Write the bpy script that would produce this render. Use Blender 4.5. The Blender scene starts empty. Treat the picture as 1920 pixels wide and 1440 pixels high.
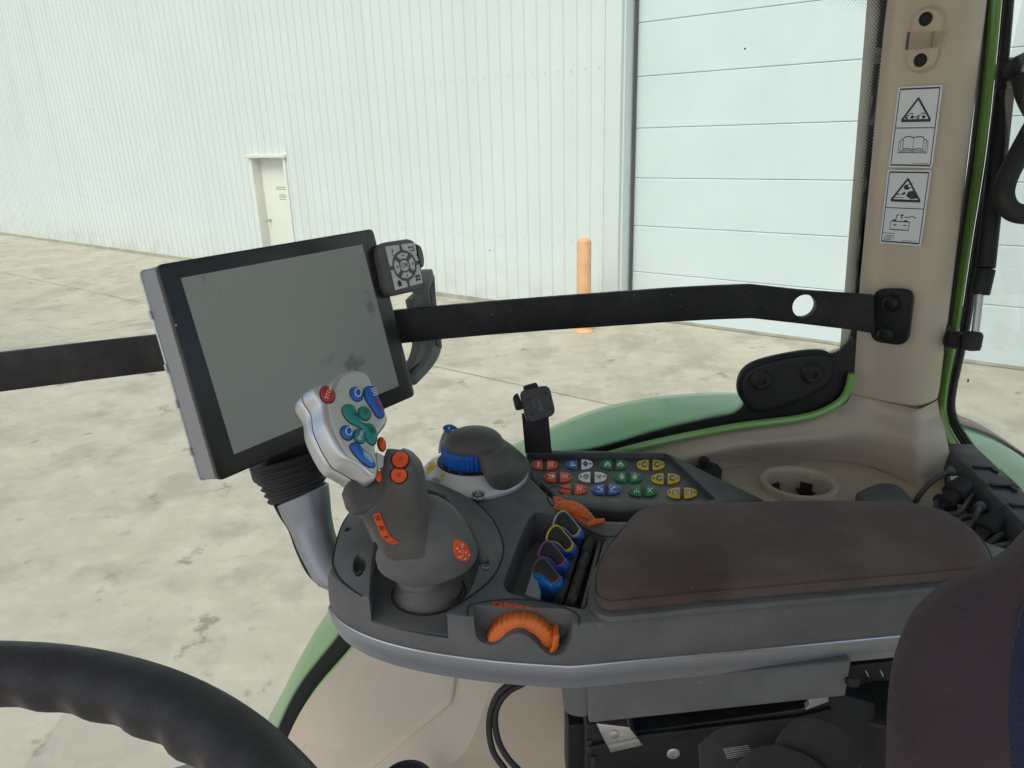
import bpy, bmesh, math, random
from mathutils import Vector as V, Matrix
from mathutils.geometry import intersect_line_plane
random.seed(7)
C = bpy.context.scene.collection
sc = bpy.context.scene
# ---------------------------------------------------------------- camera
H = 2.4                      # eye height above the yard
F = 1380.0                   # focal length in photo pixels (1920 wide)
PITCH, ROLL = math.radians(18.7), math.radians(-1.75)
fw = V((0, math.cos(PITCH), -math.sin(PITCH)))
_u = V((0, math.sin(PITCH), math.cos(PITCH)))
rt = V((math.cos(ROLL), math.sin(ROLL)*_u.y, math.sin(ROLL)*_u.z))
up = -math.sin(ROLL)*V((1, 0, 0)) + math.cos(ROLL)*_u
EYE = V((0, 0, H))
cam = bpy.data.objects.new("camera", bpy.data.cameras.new("camera"))
C.objects.link(cam); sc.camera = cam
cam.data.sensor_width = 36; cam.data.lens = 36*F/1920
cam.data.clip_start = 0.02; cam.data.clip_end = 500
cam.matrix_world = Matrix(((rt.x, up.x, -fw.x, 0), (rt.y, up.y, -fw.y, 0), (rt.z, up.z, -fw.z, H), (0, 0, 0, 1)))
# ---------------------------------------------------------------- world + sun (bright overcast)
w = bpy.data.worlds.new("World"); sc.world = w; w.use_nodes = True
nt = w.node_tree
sky = nt.nodes.new("ShaderNodeTexSky"); sky.sky_type = 'NISHITA'; sky.sun_disc = False
SUN_EL, SUN_AZ = math.radians(52), math.radians(212)
sky.sun_elevation = SUN_EL; sky.sun_rotation = SUN_AZ
sky.dust_density = 3.0; sky.air_density = 0.8; sky.ozone_density = 0.6
nt.links.new(sky.outputs[0], nt.nodes["Background"].inputs[0])
nt.nodes["Background"].inputs[1].default_value = 0.15
sl = bpy.data.lights.new("sun", 'SUN'); sl.energy = 1.5; sl.angle = math.radians(32); sl.color = (1, .96, .9)
so = bpy.data.objects.new("sun", sl); C.objects.link(so)
sd = V((math.sin(SUN_AZ)*math.cos(SUN_EL), math.cos(SUN_AZ)*math.cos(SUN_EL), math.sin(SUN_EL)))
so.rotation_euler = sd.to_track_quat('Z', 'Y').to_euler(); so.location = (0, 0, 12)
sc.view_settings.view_transform = 'Standard'; sc.view_settings.look = 'None'
sc.view_settings.gamma = 1; sc.view_settings.exposure = 0.68
sc.cycles.max_bounces = 10; sc.cycles.transparent_max_bounces = 16
# ---------------------------------------------------------------- geometry helpers
def ray(x, y): return fw + rt*((x-960)/F) - up*((y-720)/F)
def PD(x, y, d): return EYE + ray(x, y)*d                 # at depth d
def PZ(x, y, z):                                           # on the level plane z metres relative to the eye
    r = ray(x, y); return EYE + r*(z/r.z)
def PY(x, y, Y):                                           # on the plane y = Y
    r = ray(x, y); return EYE + r*(Y/r.y)
def PX(x, y, X):
    r = ray(x, y); return EYE + r*(X/r.x)
def PP(x, y, p, n):
    r = ray(x, y); return EYE + r*((p-EYE).dot(n)/r.dot(n))
def px(P):
    q = P-EYE; d = q.dot(fw); return (960+F*q.dot(rt)/d, 720-F*q.dot(up)/d, d)
def spline(pts, n=6, closed=False):
    pts = [V(p) for p in pts]; N = len(pts); out = []
    for i in range(N if closed else N-1):
        g = (lambda k: pts[k % N]) if closed else (lambda k: pts[max(0, min(N-1, k))])
        a, b, c, d = g(i-1), g(i), g(i+1), g(i+2)
        for k in range(n):
            t = k/n
            out.append(.5*((2*b)+(c-a)*t+(2*a-5*b+4*c-d)*t*t+(3*b-3*c+d-a)*t**3))
    if not closed: out.append(pts[-1].copy())
    return out
def resample(pts, n, closed=False):
    P = list(pts)+([pts[0]] if closed else [])
    L = [0]
    for a, b in zip(P, P[1:]): L.append(L[-1]+(b-a).length)
    out = []; j = 0; m = n if closed else n-1
    for k in range(n):
        s = L[-1]*k/m
        while j < len(L)-2 and L[j+1] < s: j += 1
        t = (s-L[j])/max(1e-9, L[j+1]-L[j]); out.append(P[j].lerp(P[j+1], t))
    return out
ROOT = {}
def finish(o, mods, sharp=38):
    for kind, kw in mods:
        m = o.modifiers.new(kind, kind)
        for k, v in kw.items(): setattr(m, k, v)
    if mods:
        dg = bpy.context.evaluated_depsgraph_get(); dg.update()
        me = bpy.data.meshes.new_from_object(o.evaluated_get(dg), depsgraph=dg)
        old = o.data; o.modifiers.clear(); o.data = me; bpy.data.meshes.remove(old)
    if sharp is not None:
        for p in o.data.polygons: p.use_smooth = True
        o.data.set_sharp_from_angle(angle=math.radians(sharp))
def mk(name, verts, faces, mats, parent=None, bevel=0, seg=3, sharp=38, mi=None, label=None, cat=None, group=None, kind=None, mods=(), uv=None, fixn=True):
    base = ROOT[parent.name] if parent else V((sum(v[0] for v in verts)/len(verts), sum(v[1] for v in verts)/len(verts), min(v[2] for v in verts)))
    me = bpy.data.meshes.new(name)
    me.from_pydata([tuple(V(v)-base) for v in verts], [], faces)
    if not isinstance(mats, (list, tuple)): mats = [mats]
    for m in mats: me.materials.append(m)
    if mi:
        for p, i in zip(me.polygons, mi): p.material_index = i
    if uv:
        l = me.uv_layers.new(name="UVMap")
        for lp in me.loops: l.data[lp.index].uv = uv[lp.vertex_index]
    me.update()
    if fixn:
        bm = bmesh.new(); bm.from_mesh(me); bmesh.ops.recalc_face_normals(bm, faces=bm.faces); bm.to_mesh(me); bm.free()
    o = bpy.data.objects.new(name, me); C.objects.link(o)
    if parent: o.parent = parent
    else: o.location = base
    ROOT[o.name] = base
    ml = list(mods)
    if bevel: ml.append(('BEVEL', dict(width=bevel, segments=seg, limit_method='ANGLE', angle_limit=math.radians(35))))
    finish(o, ml, sharp)
    tag(o, label, cat, group, kind)
    return o
def tag(o, label=None, cat=None, group=None, kind=None):
    if label: o['label'] = label
    if cat: o['category'] = cat
    if group: o['group'] = group
    if kind: o['kind'] = kind
    return o
def thing(name, label, cat, loc, group=None):
    o = bpy.data.objects.new(name, None); C.objects.link(o); o.empty_display_size = .02
    o.location = loc; ROOT[o.name] = V(loc); return tag(o, label, cat, group)
class G:                                                    # geometry collector -> one mesh
    def __init__(s): s.v = []; s.f = []; s.m = []
    def add(s, v, f, m=0):
        b = len(s.v); s.v += [V(x) for x in v]; s.f += [tuple(i+b for i in q) for q in f]; s.m += [m]*len(f); return s
    def build(s, name, mats, parent=None, **kw): return mk(name, s.v, s.f, mats, parent, mi=s.m, **kw)
def g_prism(pts, ext):
    n = len(pts); v = [V(p) for p in pts]+[V(p)+V(ext) for p in pts]
    f = [tuple(range(n-1, -1, -1)), tuple(range(n, 2*n))]+[(i, (i+1) % n, n+(i+1) % n, n+i) for i in range(n)]
    return v, f
def g_loft(rings, closed=True, caps=True):
    n = len(rings[0]); v = [V(p) for r in rings for p in r]; f = []
    for k in range(len(rings)-1):
        for i in range(n if closed else n-1):
            j = (i+1) % n; f.append((k*n+i, k*n+j, (k+1)*n+j, (k+1)*n+i))
    if caps and closed:
        f.append(tuple(range(n-1, -1, -1))); f.append(tuple(range((len(rings)-1)*n, len(rings)*n)))
    return v, f
def frame(t, hint=V((0, 0, 1))):
    t = t.normalized()
    a = hint.cross(t)
    if a.length < 1e-3: a = V((1, 0, 0)).cross(t)
    a.normalize(); return a, t.cross(a).normalized()
def g_tube(pts, r, n=10, closed=False, flat=None, hint=V((0, 0, 1)), caps=True):
    rings = []; N = len(pts); a = None
    for i, p in enumerate(pts):
        q0 = pts[(i-1) % N] if closed or i else p; q1 = pts[(i+1) % N] if closed or i < N-1 else p
        t = (q1-q0).normalized()
        if a is None: a, b = frame(t, hint)
        else:
            a = (a-t*a.dot(t)).normalized(); b = t.cross(a)
        rr = r[i] if isinstance(r, (list, tuple)) else r
        rb = rr*(flat or 1)
        rings.append([p+a*math.cos(2*math.pi*k/n)*rr+b*math.sin(2*math.pi*k/n)*rb for k in range(n)])
    if closed: rings.append(rings[0]); return g_loft(rings, True, False)
    return g_loft(rings, True, caps)
def g_lathe(prof, o, axis, n=32, a0=0, a1=2*math.pi, rf=None):
    a, b = frame(axis); ax = axis.normalized(); full = abs(a1-a0-2*math.pi) < 1e-6
    m = n if full else n+1; rings = []
    for r, h in prof:
        ring = []
        for k in range(m):
            t = a0+(a1-a0)*k/n; q = r*(rf(t, r) if rf else 1)
            ring.append(o+ax*h+a*math.cos(t)*q+b*math.sin(t)*q)
        rings.append(ring)
    if full: return g_loft(rings, True, True)
    n2 = m; v = [p for r in rings for p in r]; f = []; K = len(rings)
    for k in range(K-1):
        for i in range(n2-1): f.append((k*n2+i, k*n2+i+1, (k+1)*n2+i+1, (k+1)*n2+i))
    f.append(tuple(k*n2 for k in range(K))); f.append(tuple(k*n2+n2-1 for k in range(K-1, -1, -1)))
    for i in range(n2-1): f.append(((K-1)*n2+i, (K-1)*n2+i+1, i+1, i))
    return v, f
def g_ringlathe(prof, o, axis, n=32, rf=None):
    v, f = g_lathe(prof, o, axis, n, rf=rf); f = f[:-2]; K = len(prof)
    f += [((K-1)*n+i, (K-1)*n+(i+1) % n, (i+1) % n, i) for i in range(n)]
    return v, f
def g_box(c, sx, sy, sz, ux=V((1, 0, 0)), uy=V((0, 1, 0)), uz=V((0, 0, 1))):
    p = [c+ux*sx*a/2+uy*sy*b/2-uz*sz/2 for a, b in ((-1, -1), (1, -1), (1, 1), (-1, 1))]
    return g_prism(p, uz*sz)
def inset(ring, d, nrm):                                    # shift ring points inward by d
    n = len(ring); out = []
    ar = sum(((ring[i]-ring[0]).cross(ring[(i+1) % n]-ring[0]).dot(nrm) for i in range(n)))
    s = 1 if ar > 0 else -1
    for i in range(n):
        t = (ring[(i+1) % n]-ring[i-1]); q = nrm.cross(t).normalized()*s
        out.append(ring[i]+q*d)
    return out
def medial(ring, nrm):                                      # middle segment of an outline
    c = sum(ring, V())/len(ring); a, b = frame(nrm); xx = xy = yy = 0
    for p in ring:
        q = p-c; u, w_ = q.dot(a), q.dot(b); xx += u*u; xy += u*w_; yy += w_*w_
    t = .5*math.atan2(2*xy, xx-yy); d = a*math.cos(t)+b*math.sin(t); e = nrm.cross(d)
    L = [(p-c).dot(d) for p in ring]; W_ = [(p-c).dot(e) for p in ring]; hw = (max(W_)-min(W_))/2
    return c+d*min(0, min(L)+hw)+e*(max(W_)+min(W_))*.5, c+d*max(0, max(L)-hw)+e*(max(W_)+min(W_))*.5
def g_pillow(ring, nrm, levels, dome=0):                    # levels: (inset, height along nrm)
    n = len(ring); rings = []; A, B = medial(ring, nrm); ab = B-A; use = max(d for d, h in levels) > .005
    def foot(p):
        t = max(0, min(1, (p-A).dot(ab)/max(1e-12, ab.length_squared))); q = A+ab*t; return q+nrm*(p-q).dot(nrm)
    for d, h in levels:
        if use: rings.append([p+(foot(p)-p).normalized()*d+nrm*h for p in ring])
        else: rings.append([p+nrm*h for p in inset(ring, d, nrm)])
    v, f = g_loft(rings, True, False)
    f.append(tuple(range(n-1, -1, -1)))
    last = rings[-1]; prev = len(v)-n; K = 6; F_ = [foot(p) for p in last]
    for k in range(1, K+1):
        t = k/K; ring2 = [p.lerp(q, t*.985)+nrm*dome*(1-(1-t)**2) for p, q in zip(last, F_)]
        b = len(v); v += ring2
        for i in range(n): f.append((prev+i, prev+(i+1) % n, b+(i+1) % n, b+i))
        prev = b
    f.append(tuple(range(prev, prev+n)))
    return v, f
def g_pxloft(st, n=20, pw=2.0, sub=4, fwd=None):
    # stations: left px, right px, depth, half thickness; a solid of oval sections
    rings = []
    Ls = spline([PD(s[0], s[1], s[4]) for s in st], sub); Rs = spline([PD(s[2], s[3], s[4]) for s in st], sub)
    Ts = spline([V((s[5], 0, 0)) for s in st], sub)
    for i in range(len(Ls)):
        c = (Ls[i]+Rs[i])/2; a = (Rs[i]-Ls[i])/2; t = max(.0005, Ts[i].x)
        b = (fwd or fw)*t; ring = []
        for k in range(n):
            th = 2*math.pi*k/n; cx, sx = math.cos(th), math.sin(th)
            ring.append(c+a*math.copysign(abs(cx)**(2/pw), cx)+b*math.copysign(abs(sx)**(2/pw), sx))
        rings.append(ring)
    return g_loft(rings)
def circ(c, r, nrm, n=24, a0=0, a1=2*math.pi, hint=V((0, 0, 1))):
    a, b = frame(nrm, hint); m = n if abs(a1-a0-2*math.pi) < 1e-6 else n-1
    return [c+a*math.cos(a0+(a1-a0)*k/m)*r+b*math.sin(a0+(a1-a0)*k/m)*r for k in range(n)]
def boolean(o, gv, gf, op='DIFFERENCE', bevel=0, sharp=38):
    cut = bpy.data.objects.new('c', bpy.data.meshes.new('c')); base = ROOT[o.name]
    cut.data.from_pydata([tuple(V(p)-base) for p in gv], [], gf)
    bm = bmesh.new(); bm.from_mesh(cut.data); bmesh.ops.recalc_face_normals(bm, faces=bm.faces); bm.to_mesh(cut.data); bm.free()
    C.objects.link(cut); cut.parent = o.parent; cut.location = o.location
    bpy.context.view_layer.update()
    mods = [('BOOLEAN', dict(operation=op, object=cut, solver='EXACT'))]
    if bevel: mods.append(('BEVEL', dict(width=bevel, segments=2, limit_method='ANGLE', angle_limit=math.radians(40))))
    finish(o, mods, sharp)
    bpy.data.objects.remove(cut, do_unlink=True)
from mathutils.bvhtree import BVHTree
def surf(*objs):                                            # wrap print and badges onto a finished part
    V_ = []; F_ = []
    for o in objs:
        b = len(V_); B0_ = ROOT[o.name]; V_ += [v.co+B0_ for v in o.data.vertices]; F_ += [tuple(i+b for i in p.vertices) for p in o.data.polygons]
    t = BVHTree.FromPolygons(V_, F_)
    def fn(x, y, h=0):
        r = ray(x, y).normalized(); p, n, i, d = t.ray_cast(EYE, r)
        if p is None: p, n, i, d = t.find_nearest(PD(x, y, px(V_[0])[2]))
        if n.dot(r) > 0: n = -n
        return p+n*h
    fn.normal = lambda x, y: (lambda n: -n if n.dot(ray(x, y)) > 0 else n)((t.ray_cast(EYE, ray(x, y).normalized())[1] or -fw).copy())
    return fn
def wrap(fn, outline, h, name, m, par, n=8, label=None):     # a thin badge following the surface: outline in photo pixels
    c = (sum(p[0] for p in outline)/len(outline), sum(p[1] for p in outline)/len(outline))
    o3 = [V((x, y, 0)) for x, y in outline]; o3 = resample(spline(o3, 4, True), 40, True); v = []; f = []; N = 40
    for k in range(n, 0, -1): v += [fn(c[0]+(p.x-c[0])*k/n, c[1]+(p.y-c[1])*k/n, h if k < n else h*.2) for p in o3]
    v.append(fn(c[0], c[1], h))
    for k in range(n-1): f += [(k*N+i, k*N+(i+1) % N, (k+1)*N+(i+1) % N, (k+1)*N+i) for i in range(N)]
    f += [((n-1)*N+i, (n-1)*N+(i+1) % N, n*N) for i in range(N)]
    return mk(name, v, f, m, par, sharp=50, label=label)
def text_polys(s, size=1.0):
    cu = bpy.data.curves.new('t', 'FONT'); cu.body = s; cu.size = size; cu.align_x = 'CENTER'; cu.align_y = 'CENTER'; cu.resolution_u = 2
    o = bpy.data.objects.new('t', cu); C.objects.link(o); dg = bpy.context.evaluated_depsgraph_get(); dg.update()
    me = bpy.data.meshes.new_from_object(o.evaluated_get(dg))
    v = [(p.co.x, p.co.y) for p in me.vertices]; f = [tuple(p.vertices) for p in me.polygons]
    bpy.data.objects.remove(o, do_unlink=True); bpy.data.curves.remove(cu); bpy.data.meshes.remove(me)
    return v, f
class Decal:                                                # flat printing: 2D shapes mapped by fn(u,v)->point, a hair above the surface
    def __init__(s, fn, nrm, lift=.00035): s.fn = fn; s.n = nrm; s.g = G(); s.l = lift
    def poly(s, pts, m=0, lv=0): s.g.add([s.fn(*p)+s.n*(s.l*(1+lv)) for p in pts], [tuple(range(len(pts)))], m); return s
    def line(s, a, b, w, m=0, lv=0):
        d = V((b[0]-a[0], b[1]-a[1])); L = d.length or 1; q = V((-d.y, d.x))/L*w/2
        return s.poly([(a[0]+q.x, a[1]+q.y), (b[0]+q.x, b[1]+q.y), (b[0]-q.x, b[1]-q.y), (a[0]-q.x, a[1]-q.y)], m, lv)
    def path(s, pts, w, m=0, lv=0, closed=False):
        for a, b in zip(pts, list(pts[1:])+([pts[0]] if closed else [])): s.line(a, b, w, m, lv)
        return s
    def disc(s, c, r, m=0, lv=0, n=16, ry=None): return s.poly([(c[0]+r*math.cos(6.2832*k/n), c[1]+(ry or r)*math.sin(6.2832*k/n)) for k in range(n)], m, lv)
    def ring(s, c, r, w, m=0, lv=0, n=20, ry=None):
        ry = ry or r
        for k in range(n):
            a, b = 6.2832*k/n, 6.2832*(k+1)/n
            s.poly([(c[0]+r*math.cos(a), c[1]+ry*math.sin(a)), (c[0]+r*math.cos(b), c[1]+ry*math.sin(b)), (c[0]+(r-w)*math.cos(b), c[1]+(ry-w)*math.sin(b)), (c[0]+(r-w)*math.cos(a), c[1]+(ry-w)*math.sin(a))], m, lv)
        return s
    def text(s, t, c, size, m=0, lv=0, sx=1, ang=0):
        v, f = text_polys(t, size); ca, sa = math.cos(ang), math.sin(ang)
        P = [s.fn(c[0]+(x*sx*ca-y*sa), c[1]+(x*sx*sa+y*ca))+s.n*(s.l*(1+lv)) for x, y in v]
        s.g.add(P, f, m); return s
    def build(s, name, mats, parent=None, **kw): return s.g.build(name, mats, parent, sharp=None, fixn=False, **kw)
def bil(a, b, c, d):                                        # a=(0,0) b=(1,0) c=(1,1) d=(0,1)
    return lambda u, v: (a*(1-u)+b*u)*(1-v)+(d*(1-u)+c*u)*v
# ---------------------------------------------------------------- materials
def mat(name, col, rough=.5, metal=0, bump=0, bscale=400, var=0, vscale=6, vcol=None, coat=0, sheen=0, spec=.5, dust=0, bump2=0, b2s=30):
    m = bpy.data.materials.new(name); m.use_nodes = True; n = m.node_tree; P = n.nodes['Principled BSDF']
    P.inputs['Base Color'].default_value = (*col, 1); P.inputs['Roughness'].default_value = rough; P.inputs['Metallic'].default_value = metal
    P.inputs['Coat Weight'].default_value = coat; P.inputs['Sheen Weight'].default_value = sheen; P.inputs['Specular IOR Level'].default_value = spec
    tc = n.nodes.new('ShaderNodeTexCoord')
    def noise(s, d=3, r=.6):
        t = n.nodes.new('ShaderNodeTexNoise'); t.inputs['Scale'].default_value = s; t.inputs['Detail'].default_value = d; t.inputs['Roughness'].default_value = r
        n.links.new(tc.outputs['Object'], t.inputs['Vector']); return t
    last = None
    if var or vcol:
        t = noise(vscale, 5); r = n.nodes.new('ShaderNodeMapRange'); r.inputs[1].default_value = .35; r.inputs[2].default_value = .68
        n.links.new(t.outputs[0], r.inputs[0])
        mx = n.nodes.new('ShaderNodeMix'); mx.data_type = 'RGBA'
        v2 = vcol or tuple(min(1, c*(1+var)) for c in col); v1 = col if vcol else tuple(c*(1-var) for c in col)
        mx.inputs[6].default_value = (*v1, 1); mx.inputs[7].default_value = (*v2, 1)
        n.links.new(r.outputs[0], mx.inputs[0]); n.links.new(mx.outputs[2], P.inputs['Base Color']); last = mx.outputs[2]
    if dust:                                                # scattered pale specks of dust
        t = noise(260, 2, .5); r = n.nodes.new('ShaderNodeMapRange'); r.inputs[1].default_value = .70; r.inputs[2].default_value = .76; r.inputs[4].default_value = dust
        n.links.new(t.outputs[0], r.inputs[0])
        t2 = noise(14, 4, .6); r2 = n.nodes.new('ShaderNodeMapRange'); r2.inputs[1].default_value = .45; r2.inputs[2].default_value = .8; r2.inputs[4].default_value = dust*.35
        n.links.new(t2.outputs[0], r2.inputs[0])
        ad = n.nodes.new('ShaderNodeMath'); ad.operation = 'ADD'; ad.use_clamp = True
        n.links.new(r.outputs[0], ad.inputs[0]); n.links.new(r2.outputs[0], ad.inputs[1])
        mx = n.nodes.new('ShaderNodeMix'); mx.data_type = 'RGBA'; mx.inputs[6].default_value = (*col, 1); mx.inputs[7].default_value = (.38, .36, .32, 1)
        if last: n.links.new(last, mx.inputs[6])
        n.links.new(ad.outputs[0], mx.inputs[0]); n.links.new(mx.outputs[2], P.inputs['Base Color'])
    if bump:
        t = noise(bscale, 2); b = n.nodes.new('ShaderNodeBump'); b.inputs['Strength'].default_value = bump; b.inputs['Distance'].default_value = .001
        n.links.new(t.outputs[0], b.inputs['Height']); n.links.new(b.outputs[0], P.inputs['Normal'])
        if bump2:                                           # broad soft unevenness under the fine grain
            t = noise(b2s, 3); b2 = n.nodes.new('ShaderNodeBump'); b2.inputs['Strength'].default_value = bump2; b2.inputs['Distance'].default_value = .006
            n.links.new(t.outputs[0], b2.inputs['Height']); n.links.new(b2.outputs[0], b.inputs['Normal'])
        if metal > .2: return m
        t = noise(35, 4); r = n.nodes.new('ShaderNodeMapRange'); r.inputs[1].default_value = .3; r.inputs[2].default_value = .7; r.inputs[3].default_value = max(.05, rough-.10); r.inputs[4].default_value = min(1, rough+.12)
        n.links.new(t.outputs[0], r.inputs[0]); n.links.new(r.outputs[0], P.inputs['Roughness'])
    return m
M = {}
M['plastic'] = mat('dark_plastic', (.108, .115, .115), .55, bump=.5, bscale=1500, var=.12, vscale=25, dust=.22)
M['plastic2'] = mat('grip_plastic', (.086, .086, .080), .52, bump=.5, bscale=1500, var=.2, vscale=22, dust=.2)
M['plastic_lite'] = mat('grey_plastic', (.15, .155, .15), .5, bump=.3, bscale=1400, var=.1, vscale=30, dust=.2)
M['black'] = mat('black_plastic', (.011, .0125, .013), .5, bump=.2, bscale=900, var=.3, vscale=20, dust=.05, spec=.35)
M['rubber'] = mat('black_rubber', (.016, .017, .017), .6, bump=.2, bscale=1200, var=.25, dust=.07, spec=.4)
M['black_metal'] = mat('black_steel', (.007, .009, .010), .5, bump=.25, bscale=300, var=.4, vscale=25, dust=.05, spec=.3)
M['silver'] = mat('silver_paint', (.45, .47, .47), .28, metal=.65, bump=.05, bscale=2000, var=.04)
M['silverbase'] = mat('dial_silver', (.56, .58, .58), .33, metal=.35, bump=.05, bscale=2000, var=.04)
M['silverface'] = mat('silver_face', (.50, .55, .53), .38, metal=.3, bump=.05, bscale=2000)
M['trim'] = mat('grey_metallic_trim', (.26, .28, .305), .38, metal=.45, bump=.08, bscale=1500, dust=.1)
M['steel'] = mat('bare_steel', (.5, .5, .49), .32, metal=1, var=.15, vscale=80)
M['orange'] = mat('orange_plastic', (.72, .16, .02), .45, bump=.25, bscale=900, var=.08, vscale=60)
M['orangeprint'] = mat('orange_print', (.74, .095, .022), .5, spec=.25)
M['blue'] = mat('blue_plastic', (.01, .11, .45), .38, bump=.08, bscale=900, var=.1, vscale=60)
M['bluebright'] = mat('bright_blue_plastic', (.008, .19, .72), .4)
M['teal'] = mat('teal_plastic', (.01, .21, .20), .35)
M['redbtn'] = mat('red_plastic', (.42, .015, .02), .35)
M['yellow'] = mat('yellow_print', (.74, .48, .015), .5, spec=.25)
M['green'] = mat('green_print', (.012, .21, .055), .5, spec=.25)
M['white'] = mat('white_print', (.75, .77, .76), .5)
M['purple'] = mat('purple_plastic', (.25, .06, .28), .45)
M['brown'] = mat('brown_plastic', (.10, .06, .05), .5)
M['palegrey'] = mat('pale_grey_plastic', (.40, .42, .42), .45)
M['ink'] = mat('black_print', (.02, .022, .025), .5)
M['beige'] = mat('beige_plastic', (.475, .41, .315), .55, bump=.3, bscale=700, var=.05, vscale=5)
M['sticker'] = mat('sticker_white', (.62, .68, .70), .4, var=.04)
M['fender'] = mat('green_fender_paint', (.17, .45, .13), .35, coat=.3, var=.10, vscale=4, dust=.12)
M['frame_green'] = mat('green_frame_paint', (.19, .42, .10), .3, coat=.4)
M['red_paint'] = mat('red_stripe_paint', (.33, .04, .05), .4, var=.2, vscale=20, dust=.3)
M['fabric'] = mat('plum_fabric', (.086, .052, .049), .95, bump=1.0, bump2=.35, b2s=28, bscale=1400, vcol=(.135, .104, .088), vscale=7, sheen=.15, dust=.30, spec=.15)
M['seatfab'] = mat('seat_fabric', (.062, .046, .055), .95, bump=1.0, bump2=.25, b2s=22, bscale=1200, var=.22, vscale=9, sheen=.12, spec=.15)
M['bluemesh'] = mat('blue_mesh_fabric', (.008, .014, .045), .9, bump=1, bscale=500, sheen=.2)
M['webbing'] = mat('belt_webbing', (.010, .011, .012), .8, bump=.8, bscale=900, sheen=.3)
M['bar'] = mat('painted_steel_bar', (.007, .009, .010), .5, bump=.25, bscale=200, var=.4, vscale=25, dust=.16, spec=.3)
M['boxblack'] = mat('cable_box_plastic', (.045, .048, .05), .5, bump=.2, bscale=1200, var=.15, dust=.12)
M['rockers'] = mat('rocker_rubber', (.055, .057, .057), .6, bump=.5, bscale=1500, var=.2, dust=.3)
M['panelblack'] = mat('panel_plastic', (.045, .048, .050), .5, bump=.3, bscale=1400, var=.1, vscale=25, dust=.12)
M['wheel'] = mat('steering_rubber', (.015, .015, .016), .45, bump=.3, bscale=1200, var=.2, vscale=30, dust=.05)
M['screw'] = mat('screw_metal', (.42, .43, .41), .35, metal=.9)
M['glove'] = mat('white_wall_paint', (.70, .75, .72), .5)
M['bollard'] = mat('bollard_orange', (.74, .40, .20), .55, var=.12, vscale=5, dust=.15)
M['keys'] = mat('silver_key', (.58, .60, .59), .4, metal=.2)
def m_wall():
    m = mat('white_wall_panel', (.64, .695, .685), .5, var=.025, vscale=.6)
    n = m.node_tree; P = n.nodes['Principled BSDF']; L = n.links.new; src = P.inputs['Base Color'].links[0].from_socket
    tc = n.nodes.new('ShaderNodeTexCoord'); sp = n.nodes.new('ShaderNodeSeparateXYZ'); L(tc.outputs['Object'], sp.inputs[0])
    def nz(s, sc, a, b, d):
        mp = n.nodes.new('ShaderNodeMapping'); mp.inputs['Scale'].default_value = sc; t = n.nodes.new('ShaderNodeTexNoise'); t.inputs['Scale'].default_value = s; t.inputs['Detail'].default_value = 5
        r = n.nodes.new('ShaderNodeMapRange'); r.inputs[1].default_value = a; r.inputs[2].default_value = b; r.inputs[4].default_value = d
        L(tc.outputs['Object'], mp.inputs[0]); L(mp.outputs[0], t.inputs[0]); L(t.outputs[0], r.inputs[0]); return r.outputs[0]
    r = n.nodes.new('ShaderNodeMapRange'); r.inputs[1].default_value = .75; r.inputs[2].default_value = .0; r.inputs[3].default_value = 0; r.inputs[4].default_value = .42; L(sp.outputs[2], r.inputs[0])
    k = n.nodes.new('ShaderNodeMath'); k.operation = 'MULTIPLY'; L(r.outputs[0], k.inputs[0]); L(nz(4, (1, 1, 1), .3, .7, 1), k.inputs[1])      # mud splashed up the foot of the wall
    q = n.nodes.new('ShaderNodeMath'); q.operation = 'ADD'; q.use_clamp = True; L(k.outputs[0], q.inputs[0]); L(nz(2.5, (1, 1, .05), .55, .85, .22), q.inputs[1])
    x = n.nodes.new('ShaderNodeMix'); x.data_type = 'RGBA'; L(q.outputs[0], x.inputs[0]); L(src, x.inputs[6]); x.inputs[7].default_value = (.42, .38, .27, 1); L(x.outputs[2], P.inputs['Base Color'])
    return m
M['wall'] = m_wall()
M['doorpanel'] = mat('overhead_door_panel', (.61, .69, .70), .5, var=.03, vscale=1.5, bump=.1, bscale=60)
M['mandoor'] = mat('man_door_paint', (.72, .72, .66), .5, var=.03)
M['seal'] = mat('rubber_seal', (.012, .012, .012), .5, bump=.15, bscale=800, var=.2)
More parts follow.
